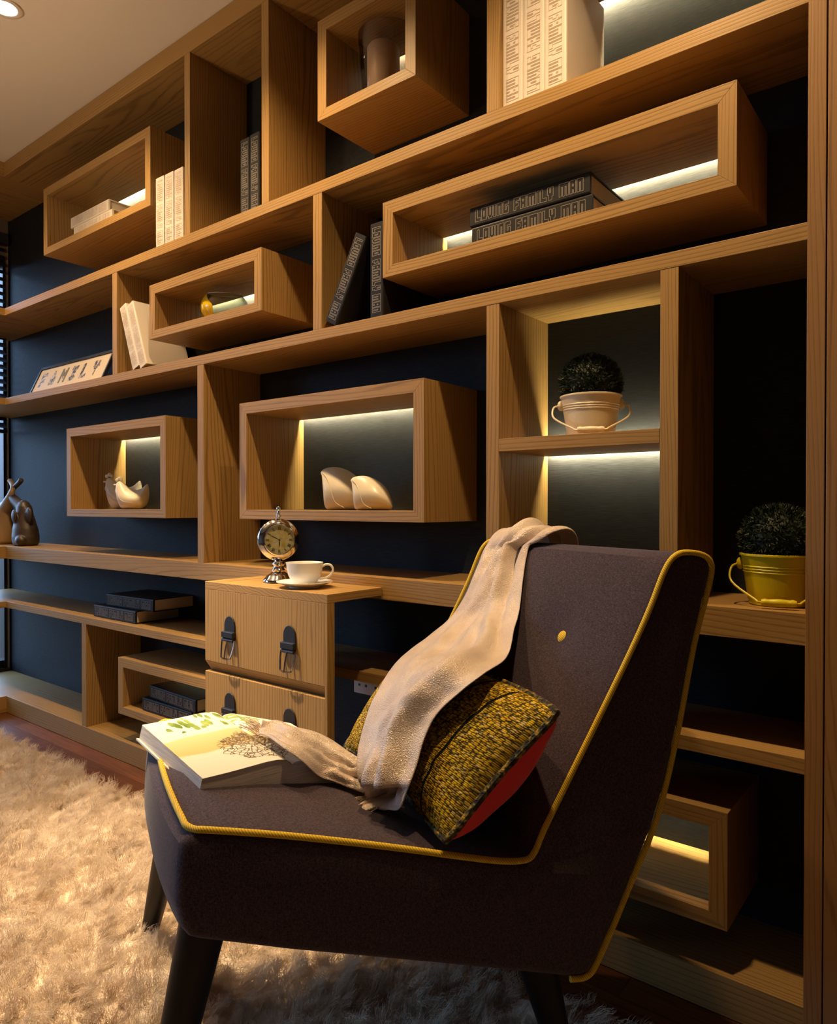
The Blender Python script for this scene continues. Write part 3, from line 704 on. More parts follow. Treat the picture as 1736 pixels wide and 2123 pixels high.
def mk_dial():
    t = NT('aged_cream_dial'); tc = t.n('ShaderNodeTexCoord'); nz = t.n('ShaderNodeTexNoise', i_Scale=45.0, i_Detail=3.0); t.l(tc, 'Object', nz, 'Vector')
    cr = t.ramp([(0.35, (0.55, 0.42, 0.10)), (0.6, (0.66, 0.60, 0.42))]); t.l(nz, 'Fac', cr, 0); t.l(cr, 0, t.b, 'Base Color'); t.set(rough=0.5); return t.m
ring_prof([(.0005, .0115), (.0402, .0112)], 'dial', mk_dial(), cap0=True)
M_INK = plain('dark_dial_ink', (0.02, 0.018, 0.016), 0.5)
bm = B()
def dstroke(a, b, w, d_=.0122):
    a = V((a[0], a[1])); b = V((b[0], b[1])); t_ = (b-a).normalized(); n_ = V((-t_.y, t_.x))*w/2
    bm.faces.new([bm.verts.new(dc+fn*d_+fs*p[0]+fu*p[1]) for p in (a+n_, a-n_, b-n_, b+n_)])
ROM = ['XII', 'I', 'II', 'III', 'IIII', 'V', 'VI', 'VII', 'VIII', 'IX', 'X', 'XI']
for hr, s in enumerate(ROM):
    an = PI/2-hr*PI/6; rad_ = V((math.cos(an), math.sin(an))); tan = V((math.sin(an), -math.cos(an)))
    ws = {'I': 1.0, 'V': 2.0, 'X': 2.0}; tot = sum(ws[c] for c in s); u = -tot/2; k = .0021
    for c in s:
        w = ws[c]; l, r = u*k, (u+w)*k; m = (l+r)/2; a0, a1 = .0275, .0365
        P = lambda x, rr_: rad_*rr_+tan*x
        if c == 'I': dstroke(P(m, a0), P(m, a1), .0010)
        if c == 'V': dstroke(P(m, a0), P(l+.0004, a1), .0010); dstroke(P(m, a0), P(r-.0004, a1), .0006)
        if c == 'X': dstroke(P(l+.0003, a1), P(r-.0003, a0), .0010); dstroke(P(r-.0003, a1), P(l+.0003, a0), .0006)
        u += w
obj('numerals', bm, M_INK, ck)
bm = B()
def hand(deg, L, w0, w1, tail):
    a = math.radians(90-deg); d1 = V((math.cos(a), math.sin(a))); n1 = V((-d1.y, d1.x))
    pts = [d1*-tail-n1*w0*.5, d1*(L*.55)-n1*w1*.5, d1*L, d1*(L*.55)+n1*w1*.5, d1*-tail+n1*w0*.5]
    bm.faces.new([bm.verts.new(dc+fn*.0134+fs*p[0]+fu*p[1]) for p in pts])
hand(297, .034, .0012, .0026, .004); hand(178, .022, .0012, .0030, .004); hand(240, .024, .0005, .0006, .010)
lathe_c = dc+fn*.0132
obj('hands', bm, M_INK, ck)
ring_prof([(.0005, .0165), (.020, .0160), (.0400, .0145)], 'crystal', M_CLEAR, cap0=True)
bm = B(); lathe(bm, [(.006, 0), (.008, .003), (.0055, .007), (.008, .011), (.0045, .016), (.0038, .024), (.006, .027), (.0062, .031), (.0035, .036), (.0, .037)], (kx, ky, kz+.1745), 24, cap1=False); obj('finial', bm, M_CHROME, ck, smooth=True)

# ------------------------------------------------------------------ cup and saucer
ux, uy, uz = -1.385, -0.125, 0.7485+e
sa = tag(obj('saucer', (lambda bm: (lathe(bm, [(.0, .002), (.034, .002), (.036, 0), (.040, 0), (.041, .003), (.058, .008), (.073, .014), (.0735, .0155), (.071, .0158), (.056, .0108), (.040, .0065), (.028, .006), (.0, .006)], (ux, uy, uz), 64, cap0=False, cap1=False), bm)[1])(B()), M_WHITECER, loc=(ux, uy, uz), smooth=True), 'white porcelain saucer under the teacup on the drawer chest', 'saucer')
cu = thing('teacup', 'white porcelain teacup on its saucer beside the clock', 'cup', (ux, uy, uz+.0062))
z1 = uz+.0062
bm = B(); lathe(bm, [(.0, .003), (.024, .003), (.0255, 0), (.028, 0), (.028, .004), (.036, .012), (.043, .026), (.0465, .042), (.048, .056), (.0484, .0585), (.0465, .0585), (.045, .046), (.041, .028), (.033, .014), (.020, .008), (.0, .007)], (ux, uy, z1), 64, cap0=False, cap1=False); obj('bowl', bm, M_WHITECER, cu, smooth=True)
hd = V((0.79, 0.61, 0)).normalized()
bm = B(); cc = V((ux, uy, z1))
tube(bm, spline([cc+hd*.046+V((0, 0, .048)), cc+hd*.056+V((0, 0, .053)), cc+hd*.068+V((0, 0, .051)), cc+hd*.074+V((0, 0, .040)), cc+hd*.070+V((0, 0, .028)), cc+hd*.058+V((0, 0, .019)), cc+hd*.038+V((0, 0, .015))], 6), .0032, 10)
obj('handle', bm, M_WHITECER, cu, smooth=True)

# ------------------------------------------------------------------ rug
def mk_rug():
    t = NT('cream_shag_pile'); tc = t.n('ShaderNodeTexCoord'); hi = t.n('ShaderNodeHairInfo')
    nz = t.n('ShaderNodeTexNoise', i_Scale=9.0, i_Detail=3.0); t.l(tc, 'Object', nz, 'Vector')
    cr = t.ramp([(0.3, (0.56, 0.43, 0.31)), (0.7, (0.80, 0.68, 0.54))]); t.l(nz, 'Fac', cr, 0)
    t.l(cr, 0, t.b, 'Base Color'); t.set(rough=0.85, spec=0.10, sheen=0.2); return t.m
RX0, RX1, RY0, RY1 = -4.0, 0.35, -2.2, -0.185
bm = B(); nx, ny = 200, 94
grid = []
for j in range(ny+1):
    row = []
    for i in range(nx+1):
        x = RX0+(RX1-RX0)*i/nx; y = RY0+(RY1-RY0)*j/ny
        h = 0.016+0.020*(noise.noise(V((x*5, y*7, 1.3)))+0.8*noise.noise(V((x*12, y*15, 4.1)))+0.35*noise.noise(V((x*30, y*34, 9.1))))
        ed = min(1, min(x-RX0, RX1-x, y-RY0, RY1-y)/0.04); h = max(0.002, h)*ed+0.002
        jx = 0.008*noise.noise(V((y*30, 0, 0))) if i in (0, nx) else 0
        row.append(bm.verts.new((x+jx, y, h)))
    grid.append(row)
for j in range(ny):
    for i in range(nx): bm.faces.new((grid[j][i], grid[j][i+1], grid[j+1][i+1], grid[j+1][i]))
rug = obj('shag_rug', bm, mk_rug(), loc=((RX0+RX1)/2, (RY0+RY1)/2, 0), smooth=True)
tag(rug, 'large cream long-pile shag rug under the armchair', 'rug')
vg = rug.vertex_groups.new(name='pile_length'); vw = rug.vertex_groups.new(name='pile_dir')
psm = rug.modifiers.new('pile', 'PARTICLE_SYSTEM')
ps = psm.particle_system.settings
ps.type = 'HAIR'; ps.count = 34000; ps.hair_length = 0.025; ps.hair_step = 3
ps.emit_from = 'FACE'; ps.use_emit_random = True; ps.use_even_distribution = True
ps.child_type = 'INTERPOLATED'; ps.rendered_child_count = 20; ps.child_percent = 1
ps.child_length = 1.0; ps.clump_factor = 0.45; ps.clump_shape = 0.0
ps.roughness_1 = 0.016; ps.roughness_1_size = 0.05; ps.roughness_endpoint = 0.012; ps.roughness_2 = 0.010
ps.root_radius = 0.9; ps.tip_radius = 0.35; ps.radius_scale = 0.0008
ps.factor_random = 0.010; ps.tangent_factor = 0.004; ps.brownian_factor = 0.004
ps.use_advanced_hair = True
ps.length_random = 0.35
psm.particle_system.seed = 5

# ------------------------------------------------------------------ armchair
CA = V((-0.826, -0.843, 0)); CD = V((0.585, 0.811, 0)); LN0 = V((-0.484, 0.248, 0)); LN1 = V((-0.477, 0.174, 0))
def cpt(s, z, t):
    k = max(0.0, min(1.0, s/0.78)); return CA+CD*s+V((0, 0, z))+LN0.lerp(LN1, k)*t
arm = thing('armchair', 'dark charcoal armless lounge chair with yellow piping on the shag rug', 'armchair', (-0.86, -0.42, 0.0))
SEAT = [(-0.016, 0.470), (-0.012, 0.506), (0.0, 0.518), (0.012, 0.5215), (0.129, 0.500), (0.267, 0.467), (0.385, 0.436), (0.447, 0.421), (0.487, 0.417), (0.711, 0.435), (0.674, 0.361), (0.638, 0.288), (0.612, 0.240), (0.600, 0.224), (0.585, 0.219), (0.569, 0.221), (0.34, 0.283), (0.129, 0.339), (0.010, 0.374), (-0.004, 0.380), (-0.012, 0.395), (-0.018, 0.430)]
BACK = [(0.487, 0.417), (0.503, 0.429), (0.519, 0.462), (0.56, 0.534), (0.619, 0.637), (0.671, 0.73), (0.706, 0.798), (0.728, 0.848), (0.743, 0.873), (0.759, 0.884), (0.775, 0.886), (0.795, 0.884), (0.812, 0.878), (0.822, 0.866), (0.821, 0.846), (0.809, 0.802), (0.788, 0.731), (0.76, 0.6), (0.733, 0.496), (0.711, 0.435)]
def offset_poly(P, r, seam):
    n = len(P); out = []
    area = sum(P[i][0]*P[(i+1) % n][1]-P[(i+1) % n][0]*P[i][1] for i in range(n)); sg = 1 if area > 0 else -1
    def nrm(i):
        a, b = V(P[i]), V(P[(i+1) % n]); d_ = (b-a).normalized(); return V((d_.y, -d_.x))*sg
    for i in range(n):
        ns = [nrm(k) for k in ((i-1) % n, i) if k not in seam]
        v = sum(ns, V((0, 0)))/len(ns); v = v/max(0.5, v.length_squared**0.5)
        p = V(P[i])-v*r; out.append((p.x, p.y))
    return out
def chair_part(P, seam, name, bulge):
    rad_ = 0.014; steps = []
    for k in range(5):
        a = PI/2*k/4; steps.append((rad_*(1-math.sin(a)), rad_*(1-math.cos(a))))   # (profile inset, lateral)
    W = LN0.length
    ts = [(l/W, r) for r, l in steps]
    mid = [(rad_/W+(1-2*rad_/W)*k/16, 0) for k in range(1, 16)]
    ts = ts+mid+[(1-t_, r) for t_, r in ts[::-1]]
    bm = B(); rings = []
    for t_, r in ts:
        Q = offset_poly(P, r, seam) if r > 1e-6 else P
        rings.append([cpt(s, z, t_)+bulge(s, z, t_, i) for i, (s, z) in enumerate(Q)])
    loft(bm, rings)
    return obj(name, bm, M_FABRIC, arm, smooth=35)
def seat_bulge(s, z, t, i):
    c = math.sin(PI*t)**0.7
    if i in (0, 1, 20, 21): return V((-CD.x, -CD.y, 0))*0.022*c+V((0, 0, 0))
    if i in (2,): return V((-CD.x, -CD.y, 0))*0.016*c+V((0, 0, .003))*c
    if 3 <= i <= 7: return V((0, 0, 0.010*c))
    return V((0, 0, 0))
def back_bulge(s, z, t, i):
    c = math.sin(PI*t)**0.7
    if 2 <= i <= 8:
        p = cpt(s, z, t); bd = (p-V((-0.592, -0.238, 0.724))).length
        tuft = 0.016*math.exp(-(bd/0.045)**2)
        return V((-CD.x, -CD.y, 0.5))*0.010*c+CD*tuft
    return V((0, 0, 0))
SEAT_SEAM = {8}; BACK_SEAM = {len(BACK)-1}
chair_part(SEAT, SEAT_SEAM, 'seat', seat_bulge)
def dens(P):
    out = []
    for a, b in zip(P[:-1], P[1:]):
        n_ = max(1, int(math.hypot(b[0]-a[0], b[1]-a[1])/0.03))
        for k in range(n_): out.append((a[0]+(b[0]-a[0])*k/n_, a[1]+(b[1]-a[1])*k/n_))
    out.append(P[-1]); return out
BK = dens(BACK[:10])+BACK[10:]
nb = len(dens(BACK[:10]))
def back_bulge2(s, z, t, i): return back_bulge(s, z, t, 5) if 2 <= i <= nb-2 else V((0, 0, 0))
chair_part(BK, {len(BK)-1}, 'backrest', back_bulge2)
top = SEAT[3:9]+BACK[1:]
def pipe(t, out):
    o_ = LN0.normalized()*out
    pts = [cpt(s, z, t)+o_+V((0, 0, .002)) for s, z in top[:6]]
    seg = [cpt(s, z, t)+o_ for s, z in BACK[1:]]+[cpt(s, z, t)+o_ for s, z in ((0.674, 0.361), (0.638, 0.288), (0.612, 0.240), (0.600, 0.224), (0.585, 0.219), (0.565, 0.221))]
    front = [cpt(0.0+(-.016*math.sin(PI*k)**.7), 0.519, abs(t-k)) for k in (0.5, 0.35, 0.2, 0.10, 0.055)]
    front = [p+V((0, 0, .004)) for p in front]
    corner = [cpt(0.006, 0.5225, t+(0.014 if t < .5 else -.014)), cpt(0.026, 0.522, t+(0.001 if t < .5 else -.001))]
    return spline(front+corner+pts[1:]+seg, 3)
for t_, o_ in ((0.0, -0.0015), (1.0, 0.0015)):
    bm = B(); tube(bm, pipe(t_+(0.006 if t_ == 0 else -0.006), o_), 0.0048, 10); obj('piping', bm, M_PIPING, arm, smooth=True, label='yellow cord piping')
bm = B(); bn_ = V((-CD.x*.88, -CD.y*.88, .47)).normalized(); bc_ = V((-0.592, -0.238, 0.724))+CD*0.006
qb = V((0, 0, 1)).rotation_difference(bn_).to_matrix().to_4x4()
lathe(bm, [(.0, -.004), (.012, -.003), (.0145, .001), (.012, .005), (.006, .0072), (0, .0078)], (0, 0, 0), 28, cap0=False, cap1=False)
bmesh.ops.transform(bm, matrix=Matrix.Translation(bc_) @ qb, verts=bm.verts[:]); obj('button', bm, M_PIPING, arm, smooth=True, label='yellow button')
def leg(a, b, r0=0.034, r1=0.018):
    bm = B(); a, b = V(a), V(b); tube(bm, [a.lerp(b, k/6) for k in range(7)], [r0+(r1-r0)*k/6 for k in range(7)], 24); obj('leg', bm, M_LEG, arm, smooth=30)
leg((-0.862, -0.800, 0.372), (-0.905, -0.868, 0.012))
leg((-1.262, -0.575, 0.385), (-1.437, -0.541, 0.012))
leg((-0.566, -0.384, 0.250), (-0.53, -0.325, 0.012), 0.034)
leg((-0.930, -0.200, 0.250), (-0.99, -0.150, 0.012), 0.034)

# ------------------------------------------------------------------ cushion
def mk_tweed():
    t = NT('yellow_boucle_weave'); uv = t.n('ShaderNodeUVMap', uv_map='UVMap')
    sx = t.n('ShaderNodeSeparateXYZ'); t.l(uv, 0, sx, 0)
    wob = t.n('ShaderNodeTexNoise', i_Scale=5.0, i_Detail=2.0); t.l(uv, 0, wob, 'Vector')
    # stripe bands along the short side
    ad = t.n('ShaderNodeMath', operation='MULTIPLY_ADD'); t.l(wob, 'Fac', ad, 0); ad.inputs[1].default_value = 0.035; t.l(sx, 'X', ad, 2)
    c1 = t.n('ShaderNodeCombineXYZ'); t.l(ad, 0, c1, 'X')
    st = t.n('ShaderNodeTexNoise', i_Scale=26.0, i_Detail=3.0, i_Roughness=0.7); t.l(c1, 0, st, 'Vector')
    band = t.ramp([(0.30, (0.03, 0.018, 0.008)), (0.38, (0.16, 0.09, 0.012)), (0.43, (0.62, 0.38, 0.016)), (0.55, (0.85, 0.55, 0.012)), (0.64, (0.30, 0.19, 0.03)), (0.70, (0.05, 0.03, 0.01))]); t.l(st, 'Fac', band, 0)
    mp = t.n('ShaderNodeMapping'); mp.inputs['Scale'].default_value = (64, 86, 1); t.l(uv, 0, mp, 'Vector')
    vo = t.n('ShaderNodeTexVoronoi', i_Scale=1.0); vo.inputs['Randomness'].default_value = 0.55; t.l(mp, 0, vo, 'Vector')
    slub = t.ramp([(0.0, (1.0,)*3), (0.48, (0.85,)*3), (0.70, (0.04,)*3)]); t.l(vo, 'Distance', slub, 0)
    sc = t.n('ShaderNodeSeparateColor'); t.l(vo, 'Color', sc, 0)
    tone = t.ramp([(0.0, (0.10, 0.06, 0.03)), (0.16, (0.62, 0.36, 0.010)), (0.50, (0.92, 0.62, 0.012)), (0.80, (0.80, 0.66, 0.30)), (0.93, (0.05, 0.04, 0.02)), (1.0, (0.20, 0.03, 0.04))], 'CONSTANT'); t.l(sc, 0, tone, 0)
    m1 = t.n('ShaderNodeMix', data_type='RGBA'); m1.inputs[0].default_value = 0.55; t.l(band, 0, m1, 6); t.l(tone, 0, m1, 7)
    m2 = t.n('ShaderNodeMix', data_type='RGBA', blend_type='MULTIPLY'); m2.inputs[0].default_value = 0.92; t.l(m1, 2, m2, 6); t.l(slub, 0, m2, 7)
    # thin green and maroon cords
    cord = t.n('ShaderNodeTexWave', i_Scale=1.0, i_Distortion=0.0)
    last = m2; lo = 2
    for pos, col, w in ((0.335, (0.004, 0.07, 0.035), 0.009), (0.40, (0.09, 0.008, 0.02), 0.008), (0.60, (0.01, 0.008, 0.006), 0.006), (0.72, (0.06, 0.006, 0.02), 0.008), (0.84, (0.01, 0.008, 0.006), 0.006)):
        sb = t.n('ShaderNodeMath', operation='SUBTRACT'); t.l(ad, 0, sb, 0); sb.inputs[1].default_value = pos
        ab = t.n('ShaderNodeMath', operation='ABSOLUTE'); t.l(sb, 0, ab, 0)
        lt = t.n('ShaderNodeMath', operation='LESS_THAN'); t.l(ab, 0, lt, 0); lt.inputs[1].default_value = w
        mx = t.n('ShaderNodeMix', data_type='RGBA'); t.l(lt, 0, mx, 0); t.l(last, lo, mx, 6); mx.inputs[7].default_value = (*col, 1); last = mx
    t.l(last, 2, t.b, 'Base Color'); t.set(rough=0.75, spec=0.2)
    inv = t.n('ShaderNodeMath', operation='MULTIPLY'); t.l(slub, 0, inv, 0); inv.inputs[1].default_value = 1.0
    t.bump(inv, 0, 0.9, 0.005)
    return t.m
M_TWEED = mk_tweed(); M_RED = plain('red_cushion_cotton', (0.78, 0.010, 0.022), 0.75, sheen=0.2)
BL_, BR_, TR_, TL_ = V((-1.02, -0.355, 0.466)), V((-0.61, -0.56, 0.465)), V((-0.48, -0.45, 0.659)), V((-0.96, -0.22, 0.642))
cn = (BR_-BL_).cross(TL_-BL_).normalized()
if cn.y > 0: cn = -cn
cushion = thing('throw_cushion', 'yellow and black boucle cushion with red back leaning on the armchair', 'cushion', tuple((BL_+BR_)/2))
def pillow(side, name, mat, th):
    bm = B(); nx, ny = 72, 44; uvl = bm.loops.layers.uv.new('UVMap'); g = []
    for j in range(ny+1):
        row = []
        for i in range(nx+1):
            u, v = i/nx*2-1, j/ny*2-1
            cr_ = 1-0.03*(u*v)**8; u0, v0 = u, v
            pu = u*(1-0.050*(1-v*v))*cr_; pv = v*(1+(0.12 if v > 0 else -0.13)*(1-u*u))*cr_
            a, b = (pu+1)/2, (pv+1)/2
            p = (BL_*(1-a)+BR_*a)*(1-b)+(TL_*(1-a)+TR_*a)*b
            k = max(0, (1-u**2))**(0.55 if side > 0 else 0.42)*max(0, (1-v**2))**0.55
            w = noise.noise(p*9)*0.006+noise.noise(p*24)*0.002
            row.append((bm.verts.new(p+cn*side*(th*k+w*min(1, k*3))), (i/nx, j/ny)))
        g.append(row)
    for j in range(ny):
        for i in range(nx):
            q4 = (g[j][i], g[j][i+1], g[j+1][i+1], g[j+1][i]); f = bm.faces.new([x[0] for x in q4])
            for lp, x in zip(f.loops, q4): lp[uvl].uv = x[1]
    return obj(name, bm, mat, cushion, smooth=True)
fc = pillow(1, 'front_cover', M_TWEED, 0.072); fc['label'] = 'yellow black woven boucle front'
pillow(-1, 'back_cover', M_RED, 0.12)['label'] = 'plain red back'
bm = B()
def edge_pt(u, v):
    cr_ = 1-0.03*(u*v)**8
    pu = u*(1-0.050*(1-v*v))*cr_; pv = v*(1+(0.12 if v > 0 else -0.13)*(1-u*u))*cr_; a, b = (pu+1)/2, (pv+1)/2
    return (BL_*(1-a)+BR_*a)*(1-b)+(TL_*(1-a)+TR_*a)*b
ed = [edge_pt(-1+2*k/20, -1) for k in range(20)]+[edge_pt(1, -1+2*k/14) for k in range(14)]+[edge_pt(1-2*k/20, 1) for k in range(20)]+[edge_pt(-1, 1-2*k/14) for k in range(14)]
tube(bm, ed, 0.006, 8, closed=True)
def mk_seam():
    t = NT('dark_knotted_edge'); tc = t.n('ShaderNodeTexCoord'); nz = t.n('ShaderNodeTexNoise', i_Scale=110.0, i_Detail=2.0); t.l(tc, 'Object', nz, 'Vector')
    cr = t.ramp([(0.40, (0.012, 0.010, 0.006)), (0.55, (0.10, 0.08, 0.015)), (0.65, (0.42, 0.27, 0.03))]); t.l(nz, 'Fac', cr, 0); t.l(cr, 0, t.b, 'Base Color'); t.set(rough=0.8); t.bump(nz, 'Fac', 1.0, 0.006); return t.m
obj('edge_seam', bm, mk_seam(), cushion, smooth=True)

# ------------------------------------------------------------------ throw
def mk_throw():
    t = NT('champagne_lurex_cloth'); tc = t.n('ShaderNodeTexCoord')
    nz = t.n('ShaderNodeTexNoise', i_Scale=620.0, i_Detail=1.0); t.l(tc, 'Object', nz, 'Vector')
    n2 = t.n('ShaderNodeTexNoise', i_Scale=14.0, i_Detail=3.0); t.l(tc, 'Object', n2, 'Vector')
    cr = t.ramp([(0.3, (0.64, 0.50, 0.40)), (0.7, (0.80, 0.68, 0.58))]); t.l(n2, 'Fac', cr, 0); t.l(cr, 0, t.b, 'Base Color')
    sp = t.ramp([(0.56, (0.0,)*3), (0.64, (0.85,)*3)]); t.l(nz, 'Fac', sp, 0); t.l(sp, 0, t.b, 'Metallic')
    t.set(rough=0.32, spec=0.6, sheen=0.35); t.bump(nz, 'Fac', 0.9, 0.002); return t.m
MAIN = [((-0.83, 0.018, 0.84), (-0.659, -0.038, 0.842)), ((-0.828, -0.023, 0.893), (-0.642, -0.09, 0.896)), ((-0.833, -0.057, 0.888), (-0.664, -0.118, 0.894)), ((-0.848, -0.065, 0.856), (-0.701, -0.119, 0.877)), ((-0.855, -0.089, 0.807), (-0.704, -0.133, 0.849)), ((-0.869, -0.116, 0.75), (-0.696, -0.161, 0.806)),
        ((-0.9, -0.136, 0.697), (-0.681, -0.202, 0.752)), ((-0.926, -0.172, 0.665), (-0.664, -0.262, 0.718)), ((-0.926, -0.245, 0.650), (-0.634, -0.345, 0.691)), ((-0.885, -0.350, 0.646), (-0.612, -0.455, 0.691)), ((-0.868, -0.418, 0.613), (-0.645, -0.487, 0.661)), ((-0.86, -0.454, 0.579), (-0.671, -0.503, 0.629)), ((-0.85, -0.486, 0.541), (-0.679, -0.523, 0.595)),
        ((-0.826, -0.519, 0.520), (-0.677, -0.545, 0.560)), ((-0.812, -0.528, 0.497), (-0.680, -0.562, 0.530)), ((-0.820, -0.512, 0.476), (-0.700, -0.560, 0.492)), ((-0.813, -0.512, 0.470), (-0.762, -0.525, 0.466))]
TAIL = [((-1.031, -0.555, 0.556), (-0.994, -0.595, 0.556)), ((-1.031, -0.521, 0.553), (-0.961, -0.598, 0.556)), ((-0.984, -0.521, 0.549), (-0.905, -0.614, 0.551)), ((-0.957, -0.504, 0.539), (-0.881, -0.600, 0.528)), ((-0.92, -0.485, 0.525), (-0.888, -0.556, 0.492)), ((-0.880, -0.480, 0.515), (-0.868, -0.530, 0.481)), ((-0.850, -0.480, 0.515), (-0.836, -0.520, 0.478)), ((-0.820, -0.490, 0.530), (-0.790, -0.530, 0.488)), ((-0.80, -0.480, 0.55), (-0.740, -0.525, 0.512))]
def cloth(bm, rows, n, amp, seed, lift=(), big=False):
    Ls = spline([r[0] for r in rows], 7); Rs = spline([r[1] for r in rows], 7); m = len(Ls); g = []
    for j, (a, b) in enumerate(zip(Ls, Rs)):
        row = []; tdir = (Ls[min(j+1, m-1)]-Ls[max(j-1, 0)]); wd = b-a; nn = wd.cross(tdir).normalized()
        if nn.z < 0 and abs(nn.z) > 0.05: nn = -nn
        if nn.y > 0 and nn.z < 0.2: nn = -nn
        for i in range(n+1):
            s = i/n; y = j/m
            lf = 0
            if lift:
                k_ = j/7; i0 = min(int(k_), len(lift)-2); lf = lift[i0]+(lift[i0+1]-lift[i0])*(k_-i0)
            f = math.sin(s*11+seed+2.2*math.sin(y*7+seed))*0.55+0.45*math.sin(s*23+y*9+seed*2)+0.8*noise.noise(V((s*3.0, y*9, seed)))+0.7*(1-abs(noise.noise(V((s*6+y*5, y*13, seed+7))))*4)*0.4
            w_ = math.sin(PI*s)**0.6
            if big:
                k2 = max(0, min(1, (y-0.42)/0.25)); lf += (0.016*math.sin(s*8.5+0.6+2.5*y)+0.008*math.sin(s*15+4*y))*k2*w_+0.012*k2*w_
                lf += -0.010*math.exp(-((s-0.80+0.06*math.sin(y*9))/0.05)**2)*(1-k2)+0.009*math.exp(-((s-0.70+0.06*math.sin(y*9))/0.06)**2)*(1-k2)
            row.append(bm.verts.new(a.lerp(b, s)+nn*(amp*f*w_+amp*0.7*w_+lf)))
        g.append(row)
    for j in range(m-1):
        for i in range(n): bm.faces.new((g[j][i], g[j][i+1], g[j+1][i+1], g[j+1][i]))
th_ = thing('throw_blanket', 'shimmering champagne throw draped from chair back over cushion onto book', 'throw', (-0.82, -0.4, 0.46))
bm = B(); cloth(bm, MAIN, 56, 0.0105, 1.7, [.012, .014, .016, .018, .018, .018, .018, .016, .010, .004, 0, 0, 0, 0, 0, 0, 0], True); cloth(bm, TAIL, 30, 0.007, 4.2, [.003, .004, .006, .010, .010, .006, 0, 0, 0])
o = obj('cloth', bm, mk_throw(), th_, smooth=180)
sd = o.modifiers.new('thickness', 'SOLIDIFY'); sd.thickness = 0.0025; sd.offset = 1
ss = o.modifiers.new('subdiv', 'SUBSURF'); ss.levels = 1; ss.render_levels = 1
bm = B(); rnd = random.Random(11)
for (a, b, dr) in ((V((-1.031, -0.555, 0.557)), V((-0.994, -0.595, 0.557)), V((-0.04, 0.0, 0.003))), (V((-0.813, -0.512, 0.470)), V((-0.762, -0.525, 0.466)), V((-0.012, -0.022, -0.004)))):
    for k in range(46):
        p = a.lerp(b, rnd.random()); d_ = dr*rnd.uniform(.5, 1.1)+V((rnd.uniform(-1, 1), rnd.uniform(-1, 1), rnd.uniform(0, 1)))*0.009
        tube(bm, [p, p+d_*.5+V((0, 0, rnd.uniform(0, .004))), p+d_], 0.0006, 4)
obj('fringe', bm, plain('champagne_thread', (0.62, 0.48, 0.34), 0.6), th_)

